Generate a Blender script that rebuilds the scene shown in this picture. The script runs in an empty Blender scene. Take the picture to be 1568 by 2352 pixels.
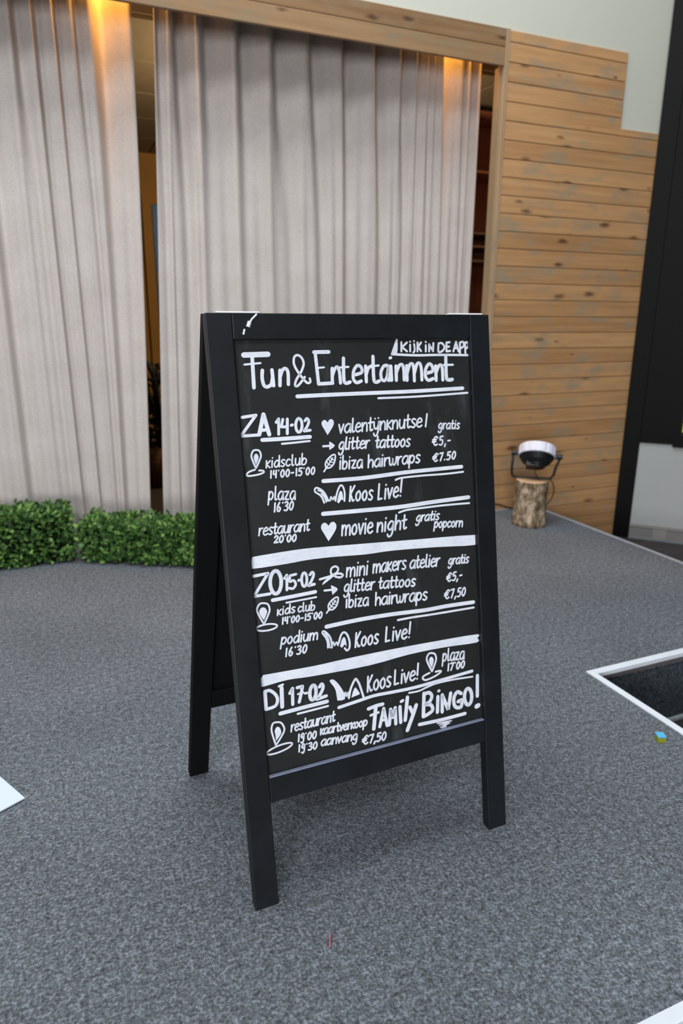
import bpy, bmesh, math, random
from mathutils import Vector, Matrix
import numpy as np
random.seed(7)
C = bpy.context.scene.collection
scene = bpy.context.scene
PI = math.pi
# ---------------------------------------------------------------- camera, world, lights, exposure
# metres; x runs along the timber wall, y into it, z = 0 is the top of the carpeted stage
cam = bpy.data.cameras.new('camera'); cam_o = bpy.data.objects.new('camera', cam); C.objects.link(cam_o)
cam.sensor_fit = 'VERTICAL'; cam.sensor_height = 36.0; cam.lens = 1554.8 / 2352 * 36.0
cam.clip_start = .02; cam.clip_end = 60
PITCH, ROLL, HEAD, CAM_H = 0.2752, 0.0030, 0.3953, 1.170
fw = Vector((math.sin(HEAD) * math.cos(PITCH), math.cos(HEAD) * math.cos(PITCH), -math.sin(PITCH)))
r0 = Vector((math.cos(HEAD), -math.sin(HEAD), 0)); u0 = r0.cross(fw)
rt = r0 * math.cos(ROLL) + u0 * math.sin(ROLL); up = u0 * math.cos(ROLL) - r0 * math.sin(ROLL)
M = Matrix((rt, up, -fw)).transposed().to_4x4(); M.translation = (0, 0, CAM_H)
cam_o.matrix_world = M
cam.dof.use_dof = True; cam.dof.focus_distance = 1.28; cam.dof.aperture_fstop = 4.0
scene.camera = cam_o

world = bpy.data.worlds.new('world'); scene.world = world; world.use_nodes = True
wn = world.node_tree.nodes; wl = world.node_tree.links
bg = wn['Background']; bg.inputs['Color'].default_value = (.88, .94, 1.0, 1); bg.inputs['Strength'].default_value = .07

def area(name, loc, target, sx, sy, energy, color):
    l = bpy.data.lights.new(name, 'AREA'); l.shape = 'RECTANGLE'; l.size = sx; l.size_y = sy; l.energy = energy; l.color = color
    o = bpy.data.objects.new(name, l); C.objects.link(o); o.location = loc
    o.rotation_euler = (Vector(target) - Vector(loc)).to_track_quat('-Z', 'Y').to_euler()
    return o
# daylight of the glazed atrium roof, and of the hall windows at the front left
area('roof_daylight', (.3, 2.0, 5.3), (.3, 2.05, 0), 4.4, 2.3, 228, (.93, .97, 1.0))
area('window_daylight', (-2.9, -4.7, 1.25), (.9, 2.6, .8), 3.4, 1.8, 300, (.95, .97, 1.0))
area('high_window_daylight', (-2.6, -3.0, 5.4), (.9, 3.4, 1.3), 2.6, 1.6, 215, (.93, .97, 1.0))
scene.view_settings.view_transform = 'Standard'; scene.view_settings.look = 'None'
scene.view_settings.exposure = 0.0; scene.view_settings.gamma = 1.0
scene.view_settings.use_curve_mapping = False

# ---------------------------------------------------------------- helpers
def lin(r, g, b):
    f = lambda c: (c / 255 / 12.92) if c / 255 <= .04045 else ((c / 255 + .055) / 1.055) ** 2.4
    return (f(r), f(g), f(b), 1)

class NT:
    """small node builder for one material"""
    def __init__(s, name, rough=.6, spec=.5, metal=0.0):
        s.m = bpy.data.materials.new(name); s.m.use_nodes = True
        s.t = s.m.node_tree; s.b = s.t.nodes['Principled BSDF']
        s.b.inputs['Roughness'].default_value = rough; s.b.inputs['Metallic'].default_value = metal
        s.b.inputs['Specular IOR Level'].default_value = spec
    def n(s, typ, **kw):
        o = s.t.nodes.new(typ)
        for k, v in kw.items(): setattr(o, k, v)
        return o
    def link(s, a, b): s.t.links.new(a, b)
    def color(s, c): s.b.inputs['Base Color'].default_value = c
    def coords(s, scale=(1, 1, 1), src='Object', add=None):
        tc = s.n('ShaderNodeTexCoord'); mp = s.n('ShaderNodeMapping'); mp.inputs['Scale'].default_value = scale
        if add is not None:
            at = s.n('ShaderNodeAttribute', attribute_name='rnd'); vm = s.n('ShaderNodeVectorMath', operation='MULTIPLY_ADD')
            s.link(at.outputs['Fac'], vm.inputs[0]); vm.inputs[1].default_value = add; s.link(tc.outputs[src], vm.inputs[2])
            s.link(vm.outputs[0], mp.inputs['Vector'])
        else: s.link(tc.outputs[src], mp.inputs['Vector'])
        return mp.outputs['Vector']
    def noise(s, vec, scale, detail=3, rough=.55):
        o = s.n('ShaderNodeTexNoise'); o.inputs['Scale'].default_value = scale; o.inputs['Detail'].default_value = detail
        o.inputs['Roughness'].default_value = rough; s.link(vec, o.inputs['Vector']); return o
    def ramp(s, fac, stops):
        o = s.n('ShaderNodeValToRGB'); e = o.color_ramp.elements
        while len(e) < len(stops): e.new(.5)
        for k, (p, c) in zip(e, stops): k.position = p; k.color = c
        s.link(fac, o.inputs['Fac']); return o.outputs['Color']
    def mix(s, fac, a, b, mode='MIX'):
        o = s.n('ShaderNodeMix', data_type='RGBA', blend_type=mode)
        for v, i in ((fac, 0), (a, 6), (b, 7)):
            if isinstance(v, (int, float)): o.inputs[i].default_value = v
            elif isinstance(v, tuple): o.inputs[i].default_value = v
            else: s.link(v, o.inputs[i])
        return o.outputs[2]
    def math(s, op, a, b=None):
        o = s.n('ShaderNodeMath', operation=op)
        for v, i in ((a, 0), (b, 1)):
            if v is None: continue
            if isinstance(v, (int, float)): o.inputs[i].default_value = v
            else: s.link(v, o.inputs[i])
        return o.outputs[0]
    def base(s, c): s.link(c, s.b.inputs['Base Color'])
    def bump(s, h, strength=.3, dist=.002):
        o = s.n('ShaderNodeBump'); o.inputs['Strength'].default_value = strength; o.inputs['Distance'].default_value = dist
        s.link(h, o.inputs['Height']); s.link(o.outputs['Normal'], s.b.inputs['Normal'])
BW = (0, 0, 0, 1), (1, 1, 1, 1)

def simple(name, c, rough=.6, spec=.5, var=.12, scale=30, metal=0):
    k = NT(name, rough, spec, metal); v = k.coords(); n = k.noise(v, scale)
    d = tuple(x * (1 - var) for x in c[:3]) + (1,); l = tuple(min(1, x * (1 + var)) for x in c[:3]) + (1,)
    k.base(k.ramp(n.outputs['Fac'], [(.3, d), (.7, l)])); return k.m

def carpet_mat(name, dark, mid, light):
    k = NT(name, .95, .15); v = k.coords()
    n1 = k.noise(v, 155, 2, .6); n2 = k.noise(v, 60, 3, .6); n3 = k.noise(v, 2.2, 3, .5)
    f = k.math('ADD', k.math('MULTIPLY', n1.outputs['Fac'], .62), k.math('MULTIPLY', n2.outputs['Fac'], .38))
    c = k.ramp(f, [(.34, dark), (.5, mid), (.66, light)])
    tint = k.mix(.10, c, n1.outputs['Color'], 'OVERLAY')
    soil = k.ramp(n3.outputs['Fac'], [(.3, (.86, .86, .86, 1)), (.7, (1.08, 1.08, 1.08, 1))])
    k.base(k.mix(1.0, tint, soil, 'MULTIPLY')); k.bump(f, .9, .006); return k.m

def wood_mat(name, lo, hi, grey, knots=True, along='x', rough=.62, kx=4.2, kz=12.0, kr=.28):
    k = NT(name, rough, .35)
    sc = (1, 1, 1) if along == 'x' else (1, 1, 1)
    stretch = (1.6, 8, 34) if along == 'x' else (34, 8, 1.6)
    v = k.coords(stretch, add=(3.7, 1.3, 5.1)); v2 = k.coords((1, 1, 2.2) if along == 'x' else (2.2, 1, 1), add=(3.7, 1.3, 5.1))
    g = k.noise(v, 1.0, 5, .62); p = k.noise(v2, 4.5, 4, .6)
    at = k.n('ShaderNodeAttribute', attribute_name='rnd')
    f = k.math('ADD', k.math('MULTIPLY', g.outputs['Fac'], .75), k.math('MULTIPLY', at.outputs['Fac'], .25))
    c = k.ramp(f, [(.28, lo), (.72, hi)])
    c = k.mix(k.ramp(p.outputs['Fac'], [(.50, (0, 0, 0, 1)), (.68, (.75, .75, .75, 1))]), c, grey)
    if knots:
        vv = k.coords((kx, .01, kz) if along == 'x' else (kz, .01, kx), add=(3.7, 0, 5.1))
        wob = k.noise(v2, 30, 2); vm = k.n('ShaderNodeVectorMath', operation='MULTIPLY_ADD')
        k.link(wob.outputs['Color'], vm.inputs[0]); vm.inputs[1].default_value = (.16, 0, .16); k.link(vv, vm.inputs[2])
        vo = k.n('ShaderNodeTexVoronoi'); vo.inputs['Scale'].default_value = 1.0; k.link(vm.outputs[0], vo.inputs['Vector'])
        sel = k.n('ShaderNodeSeparateColor'); k.link(vo.outputs['Color'], sel.inputs[0])
        rad = k.math('MULTIPLY', sel.outputs[0], kr)
        d = k.math('DIVIDE', vo.outputs['Distance'], k.math('ADD', rad, .015))
        kn = k.ramp(d, [(.35, (1, 1, 1, 1)), (.9, (0, 0, 0, 1))])
        ring = k.ramp(d, [(.8, (.35, .35, .35, 1)), (2.2, (0, 0, 0, 1))]) if False else None
        c = k.mix(k.math('MULTIPLY', kn, .8), c, lin(70, 42, 28))
    k.base(c); k.bump(g.outputs['Fac'], .12, .002); return k.m

# ---------------------------------------------------------------- mesh helpers
class MB:
    def __init__(s): s.v = []; s.f = []; s.r = []
    def add(s, vs, fs, rnd=None):
        o = len(s.v); s.v += [tuple(x) for x in vs]; s.f += [tuple(i + o for i in f) for f in fs]
        s.r += [random.random() if rnd is None else rnd] * len(fs); return s
    def box(s, a, b, fn=None, rnd=None, bev=0.0):
        (x0, y0, z0), (x1, y1, z1) = a, b
        if bev > 0:
            bm = bmesh.new(); bmesh.ops.create_cube(bm, size=1)
            for v in bm.verts: v.co = Vector(((x0 + x1) / 2 + v.co.x * (x1 - x0), (y0 + y1) / 2 + v.co.y * (y1 - y0), (z0 + z1) / 2 + v.co.z * (z1 - z0)))
            bmesh.ops.bevel(bm, geom=list(bm.edges), offset=bev, segments=2, affect='EDGES', profile=.5)
            bm.verts.index_update(); vs = [v.co.copy() for v in bm.verts]; fs = [[v.index for v in f.verts] for f in bm.faces]; bm.free()
        else:
            vs = [Vector(p) for p in ((x0, y0, z0), (x1, y0, z0), (x1, y1, z0), (x0, y1, z0), (x0, y0, z1), (x1, y0, z1), (x1, y1, z1), (x0, y1, z1))]
            fs = [(0, 3, 2, 1), (4, 5, 6, 7), (0, 1, 5, 4), (1, 2, 6, 5), (2, 3, 7, 6), (3, 0, 4, 7)]
        if fn: vs = [fn(v) for v in vs]
        return s.add(vs, fs, random.random() if rnd is None else rnd)
    def tube(s, pts, rad, n=8, rnd=None, cap=True):
        pts = [Vector(p) for p in pts]; rr = rad if isinstance(rad, (list, tuple)) else [rad] * len(pts)
        rings = []; prev = None
        for i, p in enumerate(pts):
            t = (pts[min(i + 1, len(pts) - 1)] - pts[max(i - 1, 0)]).normalized()
            if prev is None: a = t.orthogonal().normalized()
            else: a = (prev - t * prev.dot(t)).normalized()
            prev = a; b = t.cross(a)
            rings.append([p + (a * math.cos(2 * PI * k / n) + b * math.sin(2 * PI * k / n)) * rr[i] for k in range(n)])
        vs = [v for r in rings for v in r]; fs = []
        for i in range(len(pts) - 1):
            for k in range(n): fs.append((i * n + k, i * n + (k + 1) % n, (i + 1) * n + (k + 1) % n, (i + 1) * n + k))
        if cap: fs += [tuple(range(n))[::-1], tuple(range((len(pts) - 1) * n, len(pts) * n))]
        return s.add(vs, fs, random.random() if rnd is None else rnd)
    def lathe(s, prof, n=32, fn=None, rnd=None, close=True):
        vs = []; fs = []
        for r, z in prof:
            for k in range(n): vs.append(Vector((r * math.cos(2 * PI * k / n), r * math.sin(2 * PI * k / n), z)))
        for i in range(len(prof) - 1):
            for k in range(n): fs.append((i * n + k, i * n + (k + 1) % n, (i + 1) * n + (k + 1) % n, (i + 1) * n + k))
        if close: fs += [tuple(range(n))[::-1], tuple(range((len(prof) - 1) * n, len(prof) * n))]
        if fn: vs = [fn(v) for v in vs]
        return s.add(vs, fs, random.random() if rnd is None else rnd)
    def build(s, name, mat, parent=None, smooth=False, origin=None):
        """links ONE mesh object; vertices are given in world space"""
        root = parent
        while root is not None and root.parent is not None: root = root.parent
        o0 = Vector(parent['_o']) if parent is not None and '_o' in parent else Vector((0, 0, 0))
        if parent is None and origin is not None: o0 = Vector(origin)
        me = bpy.data.meshes.new(name); me.from_pydata([tuple(Vector(v) - o0) for v in s.v], [], s.f); me.update()
        at = me.attributes.new('rnd', 'FLOAT', 'FACE'); at.data.foreach_set('value', s.r)
        if smooth: me.polygons.foreach_set('use_smooth', [True] * len(me.polygons))
        me.materials.append(mat); o = bpy.data.objects.new(name, me); C.objects.link(o)
        o['_o'] = tuple(o0)
        if parent is not None: o.parent = parent
        elif origin is not None: o.location = o0
        return o
def thing(name, loc, label, cat, group=None):
    o = bpy.data.objects.new(name, None); C.objects.link(o); o.location = loc; o.empty_display_size = .05
    o['_o'] = tuple(loc); o['label'] = label; o['category'] = cat
    if group: o['group'] = group
    return o
def tag(o, label, cat, group=None):
    o['label'] = label; o['category'] = cat
    if group: o['group'] = group
    return o
def struct(o, label=None, cat=None):
    o['kind'] = 'structure'
    if label: o['label'] = label
    if cat: o['category'] = cat
    return o
def crom(P, k=5):
    """smooth curve through P; a doubled point keeps a corner"""
    runs = [[P[0]]]
    for a, b in zip(P, P[1:]):
        if abs(a[0] - b[0]) + abs(a[1] - b[1]) < 1e-7: runs.append([b])
        else: runs[-1].append(b)
    out = []
    for R in runs:
        if len(R) < 3: out += R; continue
        for i in range(len(R) - 1):
            p0, p1, p2, p3 = R[max(i - 1, 0)], R[i], R[i + 1], R[min(i + 2, len(R) - 1)]
            for j in range(k):
                t = j / k
                out.append(tuple(.5 * (2 * p1[d] + (p2[d] - p0[d]) * t + (2 * p0[d] - 5 * p1[d] + 4 * p2[d] - p3[d]) * t * t + (3 * p1[d] - p0[d] - 3 * p2[d] + p3[d]) * t ** 3) for d in range(2)))
        out.append(R[-1])
    res = [out[0]]
    for q in out[1:]:
        if abs(q[0] - res[-1][0]) + abs(q[1] - res[-1][1]) > 1e-6: res.append(q)
    return res
WRITING = [
    ('lettering', 'large white heading words Fun and Entertainment',
     'S103:703,11236 1190,11243;S75:869,11210 856,10616;S39:703,11057 1025,11079;S72:1051,10940 1035,10796 1060,10658 1125,10624 1212,10674 1248,10811;S72:1245,10943 1255,10641;S73:1407,10931 1385,10640;S69:1402,10807 1455,10929 1524,10962 1569,10888 1560,10656;S49:2017,10756 2024,10691 1963,10671 1886,10745 1770,10904 1706,11046 1720,11174 1793,11216 1878,11160 1908,11041 1843,10891 1734,10743 1698,10636 1748,10619 1836,10697 1913,10788;S71:2169,11255 2169,11255 2199,10644 2199,10644 2507,10650;S75:2142,11268 2463,11269;S38:2202,10959 2341,10967;S72:2513,10941 2500,10677;S68:2512,10801 2567,10924 2632,10965 2669,10863 2677,10645;S73:2776,11139 2757,10727 2796,10641 2892,10659;S43:2693,10956 2877,10964;S69:2985,10796 3163,10845 3158,10952 3073,10984 2988,10881 2969,10726 3035,10644 3146,10672;S74:3263,10969 3260,10653;S70:3270,10804 3321,10927 3403,10968;S75:3443,11162 3433,10721 3475,10640 3556,10659;S44:3347,10959 3564,10976;S71:3766,10971 3681,10959 3608,10838 3615,10701 3687,10666 3749,10752 3787,10957 3787,10957 3781,10663;S76:3846,10955 3848,10667;S62:3834,11123 3860,11130;S76:3969,10953 3961,10663;S72:3970,10815 4039,10954 4117,10979 4149,10879 4146,10663;S77:4224,10955 4216,10655;S73:4228,10808 4296,10970 4367,10985 4393,10873 4393,10636;S73:4406,10803 4471,10977 4543,10995 4576,10883 4577,10650;S74:4679,10787 4847,10828 4837,10947 4759,10976 4680,10866 4672,10712 4741,10639 4855,10669;S79:4933,10933 4930,10633;S75:4942,10803 5009,10931 5077,10941 5099,10841 5098,10634;S80:5197,11126 5192,10696 5240,10632 5339,10638;S47:5138,10951 5372,10951'),
    ('chalk_line', '',
     'S78:1726,10416 2266,10420 3138,10421 4370,10419 5600,10439'),
    ('chalk_line', '',
     'S44:3512,10307 4470,10305 5720,10335'),
    ('lettering', 'small white note kijk in de app',
     'S45:4125,11444 4114,11255;S45:4258,11437 4135,11342 4135,11342 4251,11253;S45:4332,11387 4325,11252;S45:4330,11456 4336,11450;S45:4430,11400 4436,11275 4401,11228;S45:4427,11466 4433,11460;S46:4513,11435 4502,11249;S46:4600,11434 4524,11343 4524,11343 4590,11253;S46:4712,11374 4705,11246;S46:4712,11447 4719,11441;S46:4787,11245 4795,11390 4795,11390 4886,11249 4886,11249 4902,11417;S47:5031,11407 5019,11236 5120,11251 5175,11335 5112,11415 5031,11407;S47:5230,11425 5220,11239;S47:5230,11425 5311,11433;S47:5225,11335 5293,11339;S47:5220,11239 5315,11248;S47:5396,11236 5475,11440 5475,11440 5526,11234;S47:5427,11304 5516,11308;S48:5573,11422 5565,11193;S48:5573,11422 5653,11438 5669,11352 5581,11296;S48:5704,11420 5703,11191;S48:5704,11420 5776,11420 5787,11342 5715,11289'),
    ('chalk_line', '',
     'S50:4020,11486 3889,11201 3889,11201 4456,11169 5015,11168 5792,11150;F9:3988,11486 4036,11486 4010,11218 3900,11214'),
    ('lettering', 'white day heading za 14-02',
     'S59:574,10064 854,10092 854,10092 520,9709 520,9709 873,9709;S84:890,9717 1005,10097 1005,10097 1092,9705;S64:939,9795 1049,9801;S57:1250,9931 1307,9997 1307,9997 1285,9696;S57:1392,9983 1350,9839 1350,9839 1460,9832;S61:1486,9983 1464,9698;S58:1556,9856 1585,9865;S62:1780,9804 1757,9746 1724,9715 1689,9720 1663,9759 1652,9821 1658,9890 1681,9948 1714,9979 1748,9974 1775,9936 1786,9873 1780,9804;S58:1854,9930 1900,9972 1935,9918 1900,9828 1825,9729 1825,9729 1954,9737'),
    ('chalk_line', '',
     'S78:940,9608 1359,9603 1941,9605'),
    ('chalk_line', '',
     'S41:1338,9506 1632,9513 1927,9523'),
    ('pin_drawing', '',
     'S36:770,9070 721,9209 698,9317 738,9406 803,9423 868,9397 890,9303 846,9199 770,9070;F8:775,9134 751,9228 744,9285 767,9337 797,9352 825,9333 840,9278 823,9222;S36:748,9044 623,9009 576,8956 624,8931 811,8944 918,8976 909,9010 830,9021'),
    ('lettering', 'white handwritten word kidsclub, in the za block',
     'S31:995,9198 979,9059;S31:1069,9192 994,9125 994,9125 1052,9059;S31:1112,9193 1096,9059;S31:1120,9243 1124,9248;S31:1250,9160 1212,9191 1159,9140 1152,9086 1182,9060 1226,9093 1250,9154;S31:1266,9280 1246,9060;S31:1371,9181 1334,9194 1302,9161 1329,9127 1358,9094 1323,9060 1285,9074;S32:1486,9175 1450,9195 1405,9148 1398,9094 1428,9061 1474,9085;S32:1541,9276 1518,9101 1526,9064 1552,9075;S32:1602,9196 1591,9109 1616,9061 1660,9089 1685,9156;S32:1690,9197 1679,9062;S32:1748,9285 1723,9064;S32:1731,9123 1778,9187 1823,9157 1808,9089 1762,9059 1725,9082'),
    ('lettering', 'white handwritten time 14:00-15:00, in the za block',
     'S33:1073,8995 1057,8852;S33:1131,8995 1118,8923 1171,8926;S33:1180,8995 1161,8852;S33:1228,8984 1232,8990;S34:1314,8996 1276,8945 1270,8881 1296,8852 1332,8902 1337,8967 1314,8996;S34:1423,8996 1384,8946 1379,8881 1404,8852 1441,8902 1446,8967 1423,8996;S34:1490,8917 1535,8921;S34:1604,8997 1589,8852;S34:1721,8997 1667,8994 1667,8994 1656,8936 1693,8942 1709,8903 1679,8854 1637,8860;S34:1762,8986 1765,8992;S34:1851,8998 1811,8947 1805,8881 1832,8852 1869,8903 1874,8969 1851,8998;S34:1963,8998 1923,8947 1918,8881 1944,8851 1981,8903 1987,8969 1963,8998'),
    ('heart_drawing', '',
     'F9:2340,9868 2376,9916 2427,9932 2471,9892 2468,9821 2412,9731 2328,9627 2314,9628 2254,9740 2211,9820 2212,9882 2256,9922 2302,9914'),
    ('arrow_drawing', '',
     'S43:2208,9398 2361,9396;F9:2348,9475 2367,9477 2464,9394 2360,9322 2338,9332'),
    ('leaf_drawing', '',
     'S34:2241,8950 2338,8959 2418,9030 2455,9131 2452,9210 2369,9191 2269,9108 2231,9033 2241,8950;S34:2189,8885 2241,8950;S24:2241,8950 2404,9151;S21:2294,9015 2368,9003;S21:2294,9015 2270,9082;S21:2336,9067 2410,9055;S21:2336,9067 2312,9134;S21:2373,9112 2447,9101;S21:2373,9112 2349,9179'),
    ('lettering', 'white handwritten word valentijnknutsel, in the za block',
     'S36:2588,9813 2614,9639 2614,9639 2691,9814;S37:2844,9802 2786,9816 2722,9754 2710,9684 2746,9641 2796,9673 2833,9746 2844,9808 2844,9808 2831,9641;S37:2907,9922 2879,9694 2888,9645 2920,9660;S37:2966,9730 3063,9753 3062,9806 3020,9819 2965,9757 2959,9678 3004,9643 3064,9672;S37:3116,9820 3099,9644;S37:3109,9732 3167,9814 3209,9801 3214,9733 3205,9645;S38:3312,9912 3286,9699 3299,9649 3340,9671;S38:3257,9808 3351,9820;S38:3384,9824 3383,9718 3420,9674 3469,9728 3496,9826 3496,9826 3465,9630 3423,9540 3373,9540 3363,9584;S38:3411,9888 3415,9892;S38:3489,9897 3493,9900;S38:3538,9826 3521,9648;S38:3532,9737 3590,9820 3633,9806 3639,9739 3630,9649;S38:3697,9838 3679,9649;S38:3794,9830 3697,9739 3697,9739 3773,9650;S38:3830,9831 3813,9651;S38:3823,9741 3882,9824 3926,9810 3932,9742 3923,9652;S39:3994,9833 3981,9716 4013,9653 4069,9689 4100,9780;S39:4106,9835 4093,9653;S39:4201,9927 4176,9709 4190,9658 4233,9680;S39:4144,9821 4242,9833;S39:4374,9820 4325,9838 4284,9792 4319,9747 4358,9702 4313,9655 4262,9673;S39:4412,9748 4517,9771 4515,9826 4470,9840 4411,9775 4406,9693 4455,9657 4520,9687;S40:4664,9924 4614,9655'),
    ('lettering', 'white handwritten word gratis, in the za block',
     'S34:5032,9688 4997,9704 4953,9664 4948,9615 4976,9596 5014,9630 5032,9690 5032,9690 5009,9570 4979,9517 4940,9510 4929,9540;S34:5071,9700 5053,9580;S34:5064,9640 5096,9690 5129,9695;S34:5241,9683 5200,9694 5153,9654 5142,9606 5166,9574 5203,9594 5232,9644 5242,9686 5242,9686 5228,9571;S34:5309,9750 5285,9605 5292,9570 5322,9584;S34:5268,9682 5333,9686;S34:5373,9686 5354,9565;S34:5382,9732 5386,9737;S35:5480,9669 5448,9683 5419,9654 5441,9622 5465,9590 5433,9561 5400,9575'),
    ('lettering', 'white handwritten word glitter, in the za block',
     'S37:2671,9436 2629,9455 2573,9401 2565,9339 2600,9315 2648,9361 2672,9439 2672,9439 2640,9284 2602,9214 2554,9204 2541,9241;S37:2737,9548 2701,9345 2706,9301 2735,9314;S37:2796,9454 2770,9298;S37:2809,9513 2813,9519;S37:2887,9531 2853,9344 2862,9300 2899,9318;S37:2834,9441 2915,9450;S37:2988,9531 2955,9343 2964,9298 3000,9317;S37:2935,9440 3017,9449;S37:3042,9373 3130,9391 3132,9439 3095,9451 3043,9397 3034,9326 3072,9294 3127,9318;S38:3181,9451 3156,9293;S38:3170,9372 3213,9438 3255,9447'),
    ('lettering', 'white handwritten word tattoos, in the za block',
     'S38:3455,9519 3421,9329 3430,9284 3467,9302;S38:3402,9428 3484,9436;S38:3620,9423 3569,9437 3509,9382 3495,9319 3524,9278 3571,9305 3608,9372 3621,9428 3621,9428 3601,9276;S38:3700,9514 3667,9322 3675,9277 3712,9295;S38:3647,9422 3729,9430;S39:3803,9512 3769,9319 3778,9274 3815,9292;S38:3750,9420 3832,9427;S39:3923,9428 3868,9389 3849,9317 3881,9268 3932,9307 3948,9379 3923,9428;S39:4061,9425 4006,9386 3987,9313 4019,9264 4071,9303 4087,9376 4061,9425;S39:4220,9405 4180,9422 4142,9383 4169,9341 4200,9299 4158,9260 4116,9277'),
    ('lettering', 'white handwritten price €5,-, in the za block',
     'S37:4905,9396 4864,9424 4807,9370 4795,9296 4835,9239 4886,9260;S37:4773,9356 4867,9361;S37:4764,9311 4852,9317;S37:5041,9421 4974,9418 4974,9418 4962,9344 5007,9350 5027,9299 4991,9238 4940,9247;S37:5092,9247 5068,9195;S38:5163,9315 5219,9319'),
    ('lettering', 'white handwritten word ibiza, in the za block',
     'S37:2565,9073 2546,8906;S37:2574,9136 2578,9142;S37:2634,9179 2604,8908;S37:2613,8980 2664,9057 2711,9019 2694,8936 2644,8900 2606,8930;S37:2772,9068 2753,8900;S37:2781,9131 2785,9138;S37:2824,9058 2912,9061 2912,9061 2809,8904 2809,8904 2900,8905;S38:3061,9047 3008,9062 2951,9005 2939,8937 2971,8894 3017,8923 3051,8994 3061,9052 3061,9052 3049,8892'),
    ('lettering', 'white handwritten word hairwraps, in the za block',
     'S38:3218,9148 3190,8885;S38:3200,8967 3255,9042 3300,9026 3304,8968 3294,8886;S38:3475,9040 3417,9052 3353,8994 3342,8928 3378,8887 3429,8917 3465,8987 3476,9045 3476,9045 3464,8887;S38:3529,9053 3512,8888;S38:3539,9116 3543,9123;S38:3586,9054 3570,8888;S38:3580,8971 3622,9041 3669,9052;S39:3698,9056 3698,8923 3725,8893 3765,8940 3778,9023 3778,9023 3774,8923 3805,8893 3847,8957 3867,9058;S39:3905,9058 3889,8891;S39:3899,8975 3942,9045 3990,9056;S39:4146,9048 4085,9061 4020,9001 4008,8934 4046,8892 4098,8923 4136,8994 4146,9053 4146,9053 4136,8893;S39:4194,9062 4156,8800;S39:4186,8994 4243,9063 4295,9021 4279,8945 4225,8902 4181,8944;S40:4440,9048 4393,9064 4352,9022 4387,8980 4426,8938 4381,8895 4332,8911'),
    ('lettering', 'white handwritten price €7.50, in the za block',
     'S37:4895,9032 4856,9055 4798,9004 4783,8937 4819,8889 4870,8911;S37:4764,8989 4856,8999;S37:4754,8949 4840,8959;S37:4944,9052 5024,9062 5024,9062 4946,8893;S38:5051,8905 5055,8910;S38:5218,9069 5153,9063 5153,9063 5138,8996 5182,9005 5200,8960 5162,8904 5112,8909;S38:5313,9073 5263,9012 5254,8937 5284,8905 5331,8965 5340,9040 5313,9073'),
    ('chalk_line', '',
     'S83:2159,8694 3063,8679 4035,8711 4760,8716 5489,8718'),
    ('chalk_line', '',
     'S42:3817,8570 3971,8602 4460,8607 5051,8594 5526,8601'),
    ('ears_drawing', '',
     'S38:2048,8435 1971,8490 1967,8550 2020,8569 2130,8499 2199,8396 2243,8284;S39:2048,8435 2107,8369 2150,8250;S30:2100,8442 2170,8351 2195,8260;S30:2029,8520 2127,8458 2222,8281;S35:2244,8295 2282,8280 2305,8354 2348,8297 2383,8354 2403,8262;S39:2404,8279 2449,8432 2509,8547 2555,8572 2599,8514 2617,8391 2601,8242;F9:2435,8240 2492,8416 2542,8459 2570,8396 2576,8262 2535,8278 2472,8207'),
    ('lettering', 'white handwritten word Koos, in the za block',
     'S41:2762,8527 2718,8224;S41:2853,8534 2751,8369 2751,8369 2772,8283 2787,8225 2818,8240;S41:2946,8419 2890,8370 2869,8279 2901,8216 2954,8265 2972,8356 2946,8419;S42:3095,8413 3038,8364 3017,8273 3049,8210 3103,8259 3120,8351 3095,8413;S42:3264,8386 3223,8408 3183,8359 3211,8306 3242,8253 3198,8204 3156,8226'),
    ('lettering', 'white handwritten word Live!, in the za block',
     'S42:3425,8520 3379,8194 3379,8194 3463,8208;S43:3569,8402 3538,8190;S43:3583,8482 3588,8490;S43:3624,8404 3641,8195 3641,8195 3729,8409;S43:3764,8306 3862,8336 3864,8399 3823,8414 3765,8337 3754,8242 3797,8201 3859,8238;S43:3969,8569 3925,8302;S43:3910,8217 3913,8223'),
    ('chalk_line', '',
     'S88:2106,8026 2965,8001 3850,7982 4722,8006 5641,8018'),
    ('chalk_line', '',
     'S43:3857,7862 4044,7898 4421,7903 5016,7903 5653,7884'),
    ('lettering', 'white handwritten word plaza, in the za block',
     'S33:1001,8589 961,8331;S33:992,8522 1037,8586 1074,8542 1058,8467 1016,8428 986,8472;S33:1143,8680 1115,8463 1120,8415 1145,8427;S34:1289,8555 1244,8571 1193,8516 1181,8449 1208,8405 1248,8432 1279,8501 1290,8560 1290,8560 1275,8400;S34:1328,8557 1406,8556 1406,8556 1311,8402 1311,8402 1391,8399;S34:1540,8536 1494,8553 1442,8498 1430,8430 1457,8385 1498,8413 1530,8482 1541,8541 1541,8541 1526,8380'),
    ('lettering', 'white handwritten time 16:30, in the za block',
     'S35:1105,8351 1080,8179;S35:1198,8352 1151,8274 1142,8200 1170,8179 1202,8222 1184,8265 1147,8239;S35:1262,8338 1267,8345;S35:1313,8339 1358,8353 1368,8309 1324,8273 1324,8273 1363,8242 1335,8183 1285,8190;S35:1458,8353 1413,8292 1403,8214 1430,8180 1471,8241 1481,8319 1458,8353'),
    ('lettering', 'white handwritten word restaurant, in the za block',
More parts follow.
